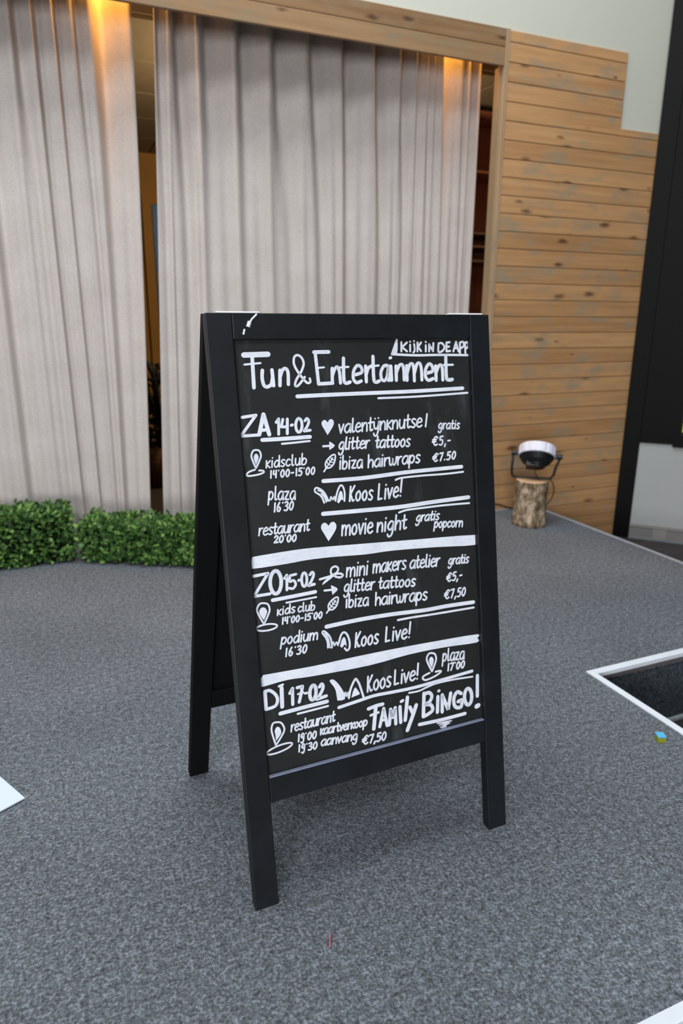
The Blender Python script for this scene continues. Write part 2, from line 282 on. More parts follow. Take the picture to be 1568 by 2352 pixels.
     'S33:748,7886 724,7743;S33:737,7814 775,7874 811,7882;S33:829,7813 905,7828 907,7872 876,7884 830,7834 821,7770 853,7740 902,7762;S34:1017,7867 983,7882 950,7846 972,7810 998,7773 962,7738 926,7753;S34:1084,7953 1052,7779 1060,7738 1092,7755;S34:1036,7869 1109,7877;S34:1231,7866 1185,7878 1131,7828 1118,7771 1144,7734 1186,7759 1219,7819 1232,7870 1232,7870 1212,7732;S34:1269,7877 1251,7782 1272,7731 1316,7759 1345,7832;S34:1353,7875 1332,7729;S34:1392,7875 1368,7729;S34:1381,7802 1420,7862 1457,7871;S34:1579,7860 1532,7872 1477,7822 1464,7763 1490,7726 1533,7752 1567,7813 1579,7864 1579,7864 1560,7724;S34:1614,7871 1591,7724;S35:1604,7797 1654,7864 1687,7852 1688,7796 1676,7722;S35:1776,7942 1744,7765 1752,7723 1786,7740;S35:1727,7857 1802,7864'),
    ('lettering', 'white handwritten time 20:00, in the za block',
     'S35:1043,7663 1078,7696 1110,7669 1083,7619 1027,7564 1027,7564 1106,7563;S35:1193,7691 1150,7644 1143,7581 1170,7552 1210,7599 1217,7662 1193,7691;S35:1267,7676 1271,7682;S36:1354,7684 1311,7637 1304,7573 1331,7544 1371,7592 1378,7655 1354,7684;S36:1466,7679 1422,7631 1415,7568 1443,7539 1483,7586 1490,7650 1466,7679'),
    ('heart_drawing', '',
     'F9:2213,7764 2259,7821 2323,7837 2379,7784 2376,7694 2305,7585 2198,7460 2181,7463 2104,7609 2049,7713 2051,7790 2107,7838 2165,7824'),
    ('lettering', 'white handwritten word movie, in the za block',
     'S41:2521,7740 2497,7527;S41:2512,7644 2560,7728 2596,7716 2595,7630 2581,7524;S41:2597,7641 2649,7725 2684,7709 2686,7627 2673,7520;S42:2811,7731 2752,7679 2732,7583 2768,7517 2824,7569 2840,7665 2811,7731;S42:2895,7728 2916,7512 2916,7512 3001,7725;S42:3051,7723 3025,7508;S42:3064,7805 3069,7814;S42:3105,7613 3204,7636 3205,7701 3163,7720 3106,7646 3097,7549 3140,7503 3202,7536'),
    ('lettering', 'white handwritten word night, in the za block',
     'S43:3340,7700 3314,7503;S43:3329,7601 3394,7692 3439,7675 3443,7600 3429,7501;S43:3524,7698 3496,7500;S43:3537,7773 3543,7781;S43:3712,7673 3657,7697 3588,7628 3580,7549 3626,7518 3685,7577 3713,7677 3713,7677 3678,7478 3631,7388 3571,7376 3553,7424;S43:3788,7816 3744,7497;S43:3759,7596 3825,7686 3875,7665 3877,7595 3862,7495;S44:3994,7794 3958,7554 3971,7498 4017,7521;S44:3930,7679 4034,7690'),
    ('lettering', 'white handwritten word gratis, in the za block',
     'S35:4385,7730 4349,7746 4295,7702 4283,7651 4312,7630 4358,7668 4386,7732 4386,7732 4345,7603 4305,7545 4262,7538 4254,7569;S36:4427,7744 4392,7614;S36:4411,7679 4453,7733 4490,7740;S36:4609,7728 4565,7740 4508,7696 4490,7644 4513,7610 4556,7633 4594,7687 4610,7732 4610,7732 4580,7608;S36:4689,7802 4644,7645 4648,7608 4682,7623;S36:4635,7727 4708,7733;S36:4748,7735 4712,7604;S36:4764,7784 4769,7789;S36:4861,7718 4828,7732 4792,7700 4812,7667 4835,7633 4796,7601 4761,7615'),
    ('lettering', 'white handwritten word popcorn, in the za block',
     'S36:4741,7559 4698,7362;S36:4731,7508 4775,7556 4808,7521 4791,7464 4751,7435 4724,7469;S36:4897,7546 4853,7517 4836,7460 4861,7419 4903,7448 4917,7506 4897,7546;S36:4966,7541 4922,7343;S36:4956,7490 5000,7538 5034,7503 5017,7446 4977,7416 4949,7451;S37:5145,7507 5114,7529 5071,7487 5061,7436 5085,7401 5128,7421;S37:5224,7521 5179,7491 5163,7434 5188,7392 5231,7422 5244,7480 5224,7521;S37:5292,7515 5270,7386;S37:5282,7450 5318,7503 5353,7508;S37:5380,7508 5358,7379;S37:5370,7443 5416,7500 5447,7487 5447,7437 5436,7372'),
    ('chalk_bar', '',
     'F10:554,7335 742,7345 1355,7360 1853,7354 3034,7293 4297,7225 5769,7142 5776,7030 5742,6914 4727,6995 3643,7059 3019,7061 2223,7109 1674,7120 1270,7104 517,7104 516,7200'),
    ('lettering', 'white day heading zo 15-02',
     'S62:525,6950 847,6966 847,6966 523,6545 523,6545 857,6546;S79:1099,6676 1059,6580 1001,6532 941,6546 896,6618 876,6727 888,6846 928,6941 985,6989 1045,6976 1091,6905 1111,6795 1099,6676;S59:1185,6812 1236,6872 1236,6872 1216,6570;S55:1432,6864 1304,6851 1304,6851 1288,6733 1372,6744 1411,6658 1350,6581 1268,6599;S60:1478,6727 1499,6733;S60:1653,6676 1632,6616 1604,6586 1575,6594 1552,6636 1544,6703 1550,6776 1570,6835 1599,6865 1628,6858 1650,6816 1659,6749 1653,6676;S61:1732,6809 1786,6853 1811,6793 1756,6678 1688,6588 1688,6588 1815,6598'),
    ('chalk_line', '',
     'S77:900,6408 1351,6419 1824,6436'),
    ('chalk_line', '',
     'S39:1184,6310 1511,6315 1837,6322'),
    ('pin_drawing', '',
     'S37:684,5951 601,6130 560,6266 620,6367 702,6380 797,6338 823,6221 772,6100 684,5951;F8:690,6028 621,6152 607,6223 644,6282 695,6295 742,6265 770,6196 744,6131;S37:948,5851 888,5824 788,5810 673,5814 575,5834 520,5865 522,5898 580,5925 679,5938 794,5935 893,5915 950,5884 948,5851'),
    ('lettering', 'white handwritten word kids, in the zo block',
     'S32:993,6198 977,6079;S32:1066,6193 992,6136 992,6136 1048,6080;S32:1107,6194 1090,6080;S32:1116,6237 1119,6241;S33:1242,6167 1204,6193 1153,6149 1146,6104 1175,6081 1218,6110 1241,6161;S33:1258,6269 1237,6082;S33:1359,6186 1324,6196 1292,6168 1318,6139 1346,6111 1312,6082 1275,6094'),
    ('lettering', 'white handwritten word club, in the zo block',
     'S33:1502,6168 1472,6186 1434,6147 1426,6101 1450,6071 1490,6091;S33:1551,6252 1527,6103 1532,6071 1555,6079;S33:1600,6181 1588,6107 1608,6066 1646,6087 1668,6144;S33:1673,6179 1660,6064;S33:1725,6253 1698,6065;S33:1705,6114 1747,6167 1784,6140 1769,6083 1730,6059 1700,6080'),
    ('lettering', 'white handwritten time 14:00-15:00, in the zo block',
     'S35:1089,6016 1071,5883;S35:1142,6015 1128,5949 1179,5950;S35:1189,6014 1168,5881;S35:1232,6002 1236,6008;S35:1312,6011 1274,5965 1267,5905 1291,5878 1326,5924 1333,5984 1312,6011;S35:1414,6009 1375,5963 1368,5903 1392,5876 1428,5922 1435,5982 1414,6009;S35:1472,5934 1516,5937;S35:1581,6006 1562,5872;S35:1689,6004 1637,6002 1637,6002 1626,5948 1661,5953 1675,5916 1645,5872 1606,5879;S36:1725,5992 1729,5998;S36:1807,6002 1768,5955 1761,5894 1786,5866 1822,5913 1829,5974 1807,6002;S36:1911,5999 1872,5953 1865,5892 1890,5864 1926,5911 1933,5972 1911,5999'),
    ('scissors_drawing', '',
     'S44:2248,6720 2196,6777 2215,6873 2304,6902 2363,6852 2331,6774 2249,6737 2195,6720;S45:2248,6720 2320,6743 2416,6732 2461,6689 2402,6656 2315,6677 2248,6720;S48:2230,6720 1940,6680;F9:2214,6734 2246,6696 2028,6572 1988,6558 2004,6600 2087,6670'),
    ('arrow_drawing', '',
     'S44:2025,6431 2183,6422;F9:2177,6513 2198,6510 2325,6417 2211,6320 2194,6328'),
    ('leaf_drawing', '',
     'S36:2094,6008 2189,6004 2271,6066 2313,6163 2313,6242 2231,6234 2129,6163 2088,6093 2094,6008;S35:2039,5949 2094,6008;S25:2094,6008 2264,6189;S21:2148,6066 2221,6045;S21:2148,6066 2129,6137;S21:2192,6113 2265,6092;S21:2192,6113 2173,6184;S21:2231,6154 2304,6133;S21:2231,6154 2211,6225'),
    ('lettering', 'white handwritten word mini, in the zo block',
     'S38:2567,6837 2540,6641;S38:2557,6749 2607,6826 2644,6814 2643,6736 2628,6638;S38:2644,6746 2699,6822 2735,6807 2737,6732 2723,6634;S38:2809,6828 2781,6632;S38:2823,6903 2828,6911;S38:2867,6826 2841,6629;S38:2856,6728 2918,6817 2960,6799 2962,6724 2949,6625;S39:3036,6820 3008,6623;S39:3050,6895 3055,6903'),
    ('lettering', 'white handwritten word makers, in the zo block',
     'S39:3185,6824 3160,6634;S39:3175,6738 3220,6813 3252,6803 3251,6727 3236,6632;S39:3252,6736 3301,6811 3332,6797 3333,6725 3320,6630;S39:3494,6801 3442,6817 3381,6752 3366,6676 3396,6628 3444,6661 3481,6740 3495,6807 3495,6807 3474,6625;S39:3535,6825 3508,6624;S40:3619,6813 3529,6720 3529,6720 3590,6622;S40:3642,6717 3731,6737 3733,6795 3696,6811 3643,6745 3633,6659 3672,6620 3728,6649;S40:3783,6809 3758,6617;S40:3772,6713 3815,6793 3859,6804;S40:3967,6786 3927,6806 3888,6758 3916,6709 3947,6660 3905,6613 3863,6633'),
    ('lettering', 'white handwritten word atelier, in the zo block',
     'S41:4195,6760 4142,6778 4080,6720 4065,6651 4095,6605 4143,6633 4182,6705 4196,6766 4196,6766 4174,6599;S41:4276,6858 4240,6648 4249,6598 4287,6617;S41:4220,6759 4305,6764;S41:4329,6678 4420,6693 4422,6746 4384,6763 4330,6704 4320,6625 4359,6587 4416,6612;S41:4496,6862 4457,6634 4463,6584 4493,6596;S41:4557,6752 4529,6576;S41:4570,6819 4575,6826;S41:4600,6661 4692,6676 4694,6730 4655,6746 4601,6687 4591,6608 4631,6569 4689,6594;S41:4744,6741 4717,6564;S41:4732,6652 4777,6725 4821,6733'),
    ('lettering', 'white handwritten word gratis, in the zo block',
     'S37:5139,6667 5103,6685 5056,6642 5049,6591 5078,6569 5119,6606 5139,6670 5139,6670 5112,6541 5079,6485 5038,6478 5028,6510;S37:5175,6681 5153,6552;S37:5166,6616 5201,6669 5236,6675;S37:5347,6661 5305,6674 5254,6631 5241,6579 5266,6545 5305,6566 5337,6620 5348,6665 5348,6665 5330,6541;S37:5415,6733 5385,6578 5392,6540 5423,6554;S37:5370,6660 5439,6664;S38:5474,6664 5451,6534;S38:5485,6713 5489,6719;S38:5581,6645 5548,6660 5516,6629 5538,6595 5563,6561 5528,6530 5494,6545'),
    ('lettering', 'white handwritten word glitter, in the zo block',
     'S38:2588,6462 2545,6485 2488,6431 2479,6366 2515,6339 2564,6385 2589,6466 2589,6466 2557,6303 2517,6231 2468,6223 2454,6264;S38:2657,6577 2619,6365 2624,6318 2654,6329;S38:2717,6474 2690,6310;S38:2730,6536 2735,6542;S38:2810,6551 2775,6354 2784,6307 2822,6324;S38:2756,6458 2839,6463;S39:2914,6544 2880,6347 2889,6300 2927,6317;S39:2860,6451 2944,6456;S39:2970,6374 3060,6388 3061,6438 3024,6454 2971,6399 2961,6325 3000,6289 3057,6312;S39:3112,6448 3087,6283;S39:3101,6366 3145,6433 3188,6440'),
    ('lettering', 'white handwritten word tattoos, in the zo block',
     'S39:3342,6509 3309,6321 3320,6276 3359,6291;S39:3287,6421 3375,6424;S40:3523,6402 3467,6419 3404,6369 3389,6306 3422,6264 3472,6288 3511,6352 3524,6407 3524,6407 3505,6256;S40:3608,6488 3575,6299 3586,6253 3626,6269;S40:3552,6400 3641,6402;S40:3720,6479 3687,6289 3697,6243 3737,6259;S40:3663,6391 3753,6393;S40:3851,6388 3793,6353 3773,6282 3809,6230 3864,6266 3880,6338 3851,6388;S40:4002,6376 3943,6340 3923,6269 3959,6218 4014,6253 4031,6325 4002,6376;S41:4175,6346 4131,6366 4090,6328 4120,6285 4155,6242 4110,6205 4065,6225'),
    ('lettering', 'white handwritten price €5,-, in the zo block',
     'S39:5109,6332 5073,6359 5016,6302 5000,6228 5033,6174 5083,6197;S39:4983,6287 5071,6296;S39:4972,6243 5055,6252;S39:5230,6362 5168,6357 5168,6357 5152,6283 5194,6292 5210,6242 5172,6181 5126,6187;S39:5260,6193 5234,6141;S39:5323,6263 5376,6270'),
    ('lettering', 'white handwritten word ibiza, in the zo block',
     'S38:2511,6161 2492,5991;S38:2520,6225 2524,6232;S38:2580,6267 2550,5990;S38:2559,6063 2610,6140 2657,6099 2640,6014 2591,5980 2553,6012;S39:2719,6146 2700,5976;S38:2728,6211 2733,6217;S39:2772,6134 2860,6133 2860,6133 2756,5977 2756,5977 2847,5973;S39:3009,6112 2957,6129 2899,6073 2887,6005 2919,5959 2965,5987 3000,6057 3010,6117 3010,6117 2997,5953'),
    ('lettering', 'white handwritten word hairwraps, in the zo block',
     'S39:3204,6203 3175,5926;S39:3185,6013 3242,6088 3287,6067 3292,6006 3281,5919;S40:3467,6069 3407,6087 3342,6029 3330,5960 3367,5914 3419,5942 3456,6014 3467,6074 3467,6074 3455,5908;S40:3522,6080 3504,5905;S40:3532,6146 3536,6153;S40:3580,6077 3563,5902;S40:3574,5989 3617,6060 3665,6068;S40:3694,6070 3694,5929 3721,5895 3762,5942 3776,6030 3776,6030 3772,5924 3803,5890 3846,5955 3866,6060;S40:3905,6058 3889,5881;S40:3899,5969 3943,6041 3992,6049;S41:4151,6029 4089,6047 4023,5988 4011,5918 4049,5871 4103,5900 4141,5972 4152,6034 4152,6034 4141,5865;S41:4201,6040 4162,5765;S41:4193,5969 4251,6037 4304,5990 4287,5910 4232,5869 4187,5916;S41:4452,6008 4404,6029 4362,5986 4398,5939 4437,5892 4392,5849 4341,5871'),
    ('lettering', 'white handwritten price €7,50, in the zo block',
     'S39:5037,5951 5000,5980 4940,5923 4924,5848 4959,5790 5011,5812;S39:4906,5909 4998,5915;S39:4895,5863 4981,5870;S39:5080,5971 5160,5978 5160,5978 5078,5788;S39:5188,5802 5161,5749;S39:5340,5976 5274,5973 5274,5973 5258,5896 5302,5904 5319,5852 5280,5789 5230,5797;S39:5427,5975 5375,5908 5365,5822 5395,5783 5442,5850 5453,5936 5427,5975'),
    ('chalk_line', '',
     'S88:2013,5660 2745,5680 3543,5665 4375,5619 4952,5618 5660,5592'),
    ('chalk_line', '',
     'S47:3692,5510 4086,5509 4654,5488 5661,5466'),
    ('ears_drawing', '',
     'S40:1987,5430 1919,5538 1935,5578 1995,5543 2086,5412 2110,5214 2096,5193;S40:1987,5430 2017,5328 2016,5208;S31:1969,5529 2035,5409 2058,5200;S36:2097,5205 2142,5305 2169,5227 2216,5286 2249,5212;S45:2265,5257 2327,5415 2395,5470 2468,5413 2515,5259 2505,5114 2445,5065 2397,5123;F9:2294,5191 2347,5327 2401,5365 2434,5286 2438,5152 2403,5207 2334,5147'),
    ('lettering', 'white handwritten word podium, in the zo block',
     'S35:1039,5606 987,5382;S35:1027,5548 1079,5604 1119,5566 1099,5501 1051,5467 1018,5504;S35:1225,5599 1172,5564 1152,5499 1182,5454 1232,5489 1248,5554 1225,5599;S35:1395,5556 1356,5591 1296,5538 1284,5480 1314,5449 1364,5484 1394,5549;S35:1422,5688 1383,5446;S35:1459,5591 1430,5444;S35:1472,5646 1476,5652;S35:1515,5589 1495,5494 1518,5441 1567,5469 1598,5541;S36:1607,5586 1584,5438;S36:1654,5584 1627,5437;S36:1644,5518 1689,5575 1721,5567 1719,5507 1704,5434;S36:1720,5515 1769,5572 1801,5561 1801,5504 1788,5430'),
    ('lettering', 'white handwritten time 16:30, in the zo block',
     'S36:1121,5366 1091,5198;S37:1228,5366 1175,5290 1164,5218 1194,5198 1230,5240 1211,5282 1170,5257;S37:1302,5352 1307,5359;S37:1361,5352 1411,5366 1422,5323 1373,5288 1373,5288 1416,5257 1383,5200 1328,5207;S37:1525,5365 1475,5306 1463,5230 1491,5196 1538,5255 1550,5331 1525,5365'),
    ('lettering', 'white handwritten word Koos, in the zo block',
     'S43:2685,5403 2641,5096;S43:2780,5412 2675,5243 2675,5243 2698,5157 2714,5099 2746,5115;S43:2876,5297 2817,5247 2795,5155 2830,5092 2885,5142 2903,5235 2876,5297;S43:3028,5295 2969,5244 2947,5151 2982,5089 3037,5139 3055,5232 3028,5295;S44:3202,5271 3159,5292 3118,5241 3147,5189 3180,5136 3135,5085 3090,5107'),
    ('lettering', 'white handwritten word Live!, in the zo block',
     'S44:3410,5404 3366,5088 3366,5088 3458,5096;S44:3568,5278 3539,5073;S44:3581,5356 3587,5364;S44:3628,5277 3650,5070 3650,5070 3742,5274;S45:3781,5170 3887,5193 3888,5255 3844,5272 3782,5201 3772,5108 3819,5066 3886,5097;S45:3999,5414 3956,5156;S45:3942,5073 3945,5079'),
    ('chalk_bar', '',
     'F10:581,4909 728,4906 1672,4879 2468,4890 3496,4886 4614,4861 5735,4817 5731,4734 5698,4626 4833,4677 3901,4686 2940,4634 1657,4665 1085,4702 581,4671 519,4703 520,4822'),
    ('lettering', 'white day heading di 17-02',
     'S77:592,4561 585,4188;S69:595,4560 694,4560 802,4457 842,4332 782,4212 585,4183;S86:946,4558 929,4162;S52:893,4606 978,4624;S70:1113,4408 1177,4499 1177,4499 1158,4160;S70:1279,4494 1396,4497 1396,4497 1353,4335 1300,4178;S44:1286,4353 1406,4363;S53:1439,4336 1484,4336;S80:1673,4249 1643,4187 1606,4160 1571,4174 1548,4225 1544,4300 1558,4379 1588,4440 1625,4468 1660,4454 1683,4403 1687,4328 1673,4249;S72:1767,4405 1823,4455 1850,4387 1796,4271 1696,4153 1696,4153 1909,4177'),
    ('chalk_line', '',
     'S84:876,4027 1379,4042 1918,4052'),
    ('chalk_line', '',
     'S45:1247,3934 1579,3941 1932,3949'),
    ('ears_drawing', '',
     'F9:2018,4505 2099,4492 2203,4370 2292,4206 2329,4078 2291,4009 2179,4020 2151,4165 2100,4320 2022,4445;S36:2024,4480 2135,4289 2167,4030;S37:2305,4023 2344,4159 2371,4068 2414,4143 2418,4010;S51:2419,4021 2475,4215 2584,4390 2629,4375 2689,4241 2765,3944;F9:2476,4009 2530,4154 2585,4215 2643,4129 2676,4049 2559,4026'),
    ('lettering', 'white handwritten word Koos, in the di block',
     'S44:2897,4392 2864,4056;S44:2998,4405 2893,4218 2893,4218 2922,4124 2942,4061 2975,4080;S44:3102,4284 3041,4226 3022,4125 3062,4058 3119,4115 3133,4216 3102,4284;S44:3260,4286 3199,4229 3180,4127 3220,4059 3277,4116 3292,4218 3260,4286;S45:3443,4266 3396,4288 3354,4231 3388,4174 3425,4118 3380,4061 3331,4083'),
    ('lettering', 'white handwritten word Live!, in the di block',
     'S45:3560,4398 3524,4077 3524,4077 3619,4089;S45:3721,4278 3696,4070;S45:3733,4358 3738,4366;S45:3776,4280 3804,4072 3804,4072 3894,4283;S46:3930,4179 4040,4207 4039,4270 3992,4285 3930,4211 3922,4116 3972,4075 4041,4110;S46:4141,4436 4104,4173;S46:4092,4088 4095,4094'),
    ('pin_drawing', '',
     'S45:4484,4180 4402,4360 4361,4497 4415,4598 4490,4609 4580,4565 4606,4448 4562,4328 4484,4180;F10:4488,4257 4431,4380 4420,4451 4448,4510 4486,4524 4521,4495 4543,4427 4524,4361;S45:4421,4160 4264,4117 4241,4058 4329,4014 4557,4055 4714,4124 4676,4155 4576,4153'),
    ('lettering', 'white handwritten word plaza, in the di block',
     'S39:4797,4530 4758,4253;S39:4789,4459 4836,4527 4874,4479 4859,4398 4815,4357 4782,4405;S39:4943,4627 4915,4394 4922,4342 4948,4355;S40:5095,4492 5047,4510 4994,4451 4982,4379 5010,4331 5053,4360 5085,4434 5096,4497 5096,4497 5081,4325;S40:5133,4494 5214,4493 5214,4493 5116,4327 5116,4327 5201,4324;S40:5352,4471 5304,4489 5249,4430 5238,4357 5267,4309 5310,4338 5342,4413 5353,4476 5353,4476 5339,4303'),
    ('lettering', 'white handwritten time 17:00, in the di block',
     'S41:4928,4273 4904,4109;S41:4979,4265 5058,4270 5058,4270 4981,4107;S42:5098,4256 5103,4263;S42:5196,4267 5147,4210 5138,4136 5169,4102 5214,4159 5222,4233 5196,4267;S42:5321,4264 5272,4207 5263,4133 5293,4099 5339,4156 5347,4230 5321,4264'),
    ('chalk_line', '',
     'S72:2173,3860 2628,3902 3020,3936 3498,3917 4016,3904 4722,3931 5549,3970'),
    ('chalk_line', '',
     'S42:3872,3810 4121,3800 4347,3845 4604,3879 5066,3871 5555,3833'),
    ('lettering', 'large white words Family Bingo',
     'S81:2859,3670 3058,3698 3211,3698;S90:3034,3649 2960,3190;S57:2901,3512 3095,3536;S76:3106,3205 3226,3593 3226,3593 3287,3186;S58:3154,3328 3280,3343;S82:3341,3191 3394,3536 3394,3536 3431,3345 3431,3345 3508,3545 3508,3545 3502,3177;S83:3627,3543 3627,3180;S88:3826,3719 3741,3203;S68:3661,3656 3711,3670;S84:3875,3476 3943,3313;S94:4037,3489 3947,3286 3782,2957;S90:4250,3714 4204,3180;S85:4249,3696 4382,3702 4448,3606 4385,3492 4255,3450 4255,3450 4409,3410 4453,3284 4356,3216 4212,3178;S86:4605,3558 4574,3196;S71:4629,3689 4646,3690;S87:4700,3175 4720,3571 4720,3571 4862,3189 4862,3189 4946,3568;S88:5224,3499 5123,3555 5033,3450 5025,3282 5091,3189 5214,3186 5234,3339 5234,3339 5133,3323;S93:5504,3300 5473,3222 5424,3185 5372,3201 5331,3264 5311,3358 5318,3456 5349,3534 5397,3571 5449,3556 5491,3493 5511,3399 5504,3300;S89:5687,3831 5664,3340;S116:5629,3091 5684,3105'),
    ('chalk_line', '',
     'S81:4091,3017 4673,2992 5312,2993'),
    ('scribble_drawing', '',
     'S31:4560,2930 4936,2908 4936,2908 4609,2877 4609,2877 4884,2863 4884,2863 4641,2817 4641,2817 4785,2808 4676,2777'),
    ('pin_drawing', '',
     'S39:733,3379 686,3581 665,3735 708,3854 813,3858 894,3809 938,3669 864,3537 733,3379;F9:740,3468 740,3597 729,3680 762,3746 805,3761 844,3726 866,3646 843,3572;S39:1078,3305 1008,3264 884,3229 738,3209 610,3211 534,3232 529,3267 597,3308 720,3343 866,3363 995,3362 1073,3341 1078,3305'),
    ('lettering', 'white handwritten word restaurant, in the di block',
     'S36:1100,3726 1080,3583;S36:1092,3655 1126,3715 1160,3724;S36:1176,3655 1248,3672 1249,3715 1219,3727 1177,3676 1170,3612 1201,3583 1245,3606;S36:1351,3713 1318,3727 1288,3691 1310,3655 1334,3619 1301,3583 1267,3597;S36:1411,3799 1384,3626 1391,3586 1422,3603;S36:1368,3716 1436,3725;S36:1548,3716 1506,3728 1456,3677 1444,3619 1469,3583 1508,3609 1538,3670 1549,3721 1549,3721 1533,3583;S36:1582,3728 1568,3634 1587,3583 1629,3612 1654,3684;S37:1661,3728 1644,3583;S37:1696,3728 1676,3583;S37:1687,3655 1722,3717 1758,3726;S37:1870,3717 1826,3729 1776,3677 1764,3619 1789,3583 1829,3609 1860,3670 1870,3721 1870,3721 1854,3582;S37:1901,3729 1881,3582;S37:1893,3656 1939,3723 1970,3712 1971,3656 1961,3582;S37:2050,3803 2023,3626 2031,3585 2062,3603;S37:2005,3717 2076,3727'),
    ('lettering', 'white handwritten time 19:00, in the di block',
     'S36:1245,3490 1223,3330;S36:1353,3466 1324,3487 1291,3440 1307,3398 1349,3445 1353,3469 1353,3469 1333,3340 1305,3285 1276,3307;S36:1398,3470 1402,3476;S36:1486,3479 1442,3424 1434,3351 1461,3317 1501,3372 1510,3445 1486,3479;S37:1598,3474 1554,3419 1546,3346 1573,3311 1614,3367 1622,3440 1598,3474'),
    ('lettering', 'white handwritten word kaartverkoop, in the di block',
     'S37:1736,3491 1719,3361;S37:1799,3481 1733,3423 1733,3423 1779,3358;S37:1898,3466 1858,3478 1814,3437 1803,3388 1826,3356 1862,3376 1889,3427 1898,3470 1898,3470 1885,3352;S37:2004,3461 1964,3473 1919,3432 1909,3382 1932,3350 1968,3370 1995,3421 2005,3465 2005,3465 1991,3347;S37:2030,3470 2013,3346;S37:2023,3408 2054,3458 2086,3464;S37:2135,3527 2112,3378 2119,3342 2148,3356;S37:2095,3456 2159,3461;S37:2174,3462 2189,3336 2189,3336 2247,3459;S38:2264,3395 2331,3407 2332,3444 2303,3456 2264,3414 2258,3358 2288,3331 2330,3349;S38:2366,3453 2349,3328;S38:2359,3390 2391,3442 2423,3447;S38:2443,3455 2425,3323;S38:2508,3446 2440,3386 2440,3386 2489,3320;S38:2573,3442 2531,3413 2517,3357 2543,3317 2582,3347 2593,3403 2573,3442;S38:2676,3437 2634,3408 2620,3351 2646,3312 2686,3341 2697,3398 2676,3437;S38:2738,3434 2702,3238;S38:2730,3384 2771,3433 2805,3399 2791,3342 2753,3312 2724,3346'),
    ('lettering', 'white handwritten time 19:30, in the di block',
     'S36:1238,3260 1218,3108;S36:1350,3234 1320,3254 1287,3210 1304,3171 1347,3214 1351,3237 1351,3237 1332,3115 1303,3064 1274,3086;S36:1398,3237 1402,3242;S36:1447,3233 1494,3242 1506,3203 1461,3174 1461,3174 1504,3143 1475,3093 1423,3102;S37:1596,3235 1551,3184 1543,3115 1572,3082 1614,3134 1621,3203 1596,3235'),
    ('lettering', 'white handwritten word aanvang, in the di block',
     'S37:1833,3225 1788,3239 1735,3197 1723,3146 1750,3111 1791,3131 1823,3183 1834,3229 1834,3229 1818,3105;S37:1959,3214 1913,3228 1861,3187 1849,3135 1875,3100 1917,3120 1949,3173 1960,3218 1960,3218 1944,3094;S37:1992,3222 1972,3091;S37:1983,3157 2031,3213 2064,3200 2065,3150 2055,3084;S37:2106,3212 2121,3078 2121,3078 2190,3205;S38:2312,3185 2265,3199 2212,3157 2199,3105 2227,3069 2269,3090 2301,3143 2312,3189 2312,3189 2296,3063;S38:2345,3192 2325,3061;S38:2337,3126 2385,3184 2419,3170 2420,3119 2410,3053;S38:2556,3159 2516,3178 2465,3136 2459,3082 2492,3059 2536,3096 2557,3161 2557,3161 2530,3029 2495,2972 2451,2966 2438,3000'),
    ('lettering', 'white handwritten price €7,50, in the di block',
     'S40:2822,3050 2781,3079 2717,3028 2701,2956 2739,2899 2795,2918;S40:2680,3015 2779,3017;S40:2669,2972 2762,2974;S40:2860,3068 2947,3071 2947,3071 2861,2892;S41:2972,2900 2944,2851;S41:3126,3061 3055,3062 3055,3062 3039,2989 3087,2994 3106,2943 3064,2884 3011,2895;S41:3213,3057 3159,2995 3148,2913 3181,2874 3232,2936 3242,3019 3213,3057'),
]
# ---------------------------------------------------------------- materials
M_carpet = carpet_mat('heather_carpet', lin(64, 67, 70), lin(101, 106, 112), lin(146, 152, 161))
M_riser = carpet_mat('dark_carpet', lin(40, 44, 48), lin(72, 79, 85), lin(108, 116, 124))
M_trimw = simple('white_edging', lin(226, 232, 240), .5, .4, .03, 12)
M_alu = simple('grey_edging', lin(164, 168, 176), .5, .4, .04, 12)
M_ply = simple('plywood_edge', lin(96, 90, 92), .7, .3, .1, 20)
M_wood = wood_mat('stained_pine', lin(162, 118, 76), lin(202, 156, 108), lin(148, 136, 114))
M_beam = wood_mat('pale_pine', lin(128, 96, 64), lin(160, 127, 91), lin(134, 119, 96), kx=5.2, kz=17.0, kr=.4)
M_post = wood_mat('pine_post', lin(150, 120, 88), lin(176, 146, 114), lin(150, 132, 110), knots=False, along='z')
M_jamb = wood_mat('pine_jamb', lin(120, 98, 70), lin(158, 132, 98), lin(130, 118, 96), knots=True, along='z')
M_white = simple('cream_plaster', lin(200, 200, 186), .9, .2, .02, 2)
M_black = simple('black_metal', lin(9, 9, 8), .55, .12, .06, 4)
M_glass = simple('dark_glazing', lin(7, 9, 12), .25, .15, .02, 3)
M_panel = simple('grey_panel', lin(168, 170, 168), .7, .3, .02, 3)
M_plinth = simple('plinth_board', lin(128, 126, 124), .7, .3, .05, 6)
M_plinthl = simple('plinth_light', lin(142, 140, 137), .7, .3, .04, 6)
M_lowfloor = wood_mat('dark_floorboards', lin(40, 36, 36), lin(70, 64, 63), lin(58, 56, 58), knots=False, rough=.5)
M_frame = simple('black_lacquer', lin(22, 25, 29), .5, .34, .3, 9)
M_back_shaded = simple('black_lacquer_shaded', lin(9, 10, 11), .7, .15, .1, 14)  # darker copy of the frame lacquer: shade inside the A-frame painted in
M_hinge = simple('zinc_hinge_glint', lin(240, 240, 240), .4, .6, .04, 60)  # non-metal white: the skylight's reflection on the zinc is put into the colour
M_paper = simple('white_card', lin(214, 226, 240), .7, .3, .01, 4)
M_ochre = simple('ochre_wall', lin(150, 112, 60), .85, .2, .06, 3)
M_ceil = simple('ceiling_tile', lin(140, 124, 98), .9, .1, .04, 8)
M_dark = simple('dark_room_floor', lin(60, 52, 46), .8, .2, .1, 5)
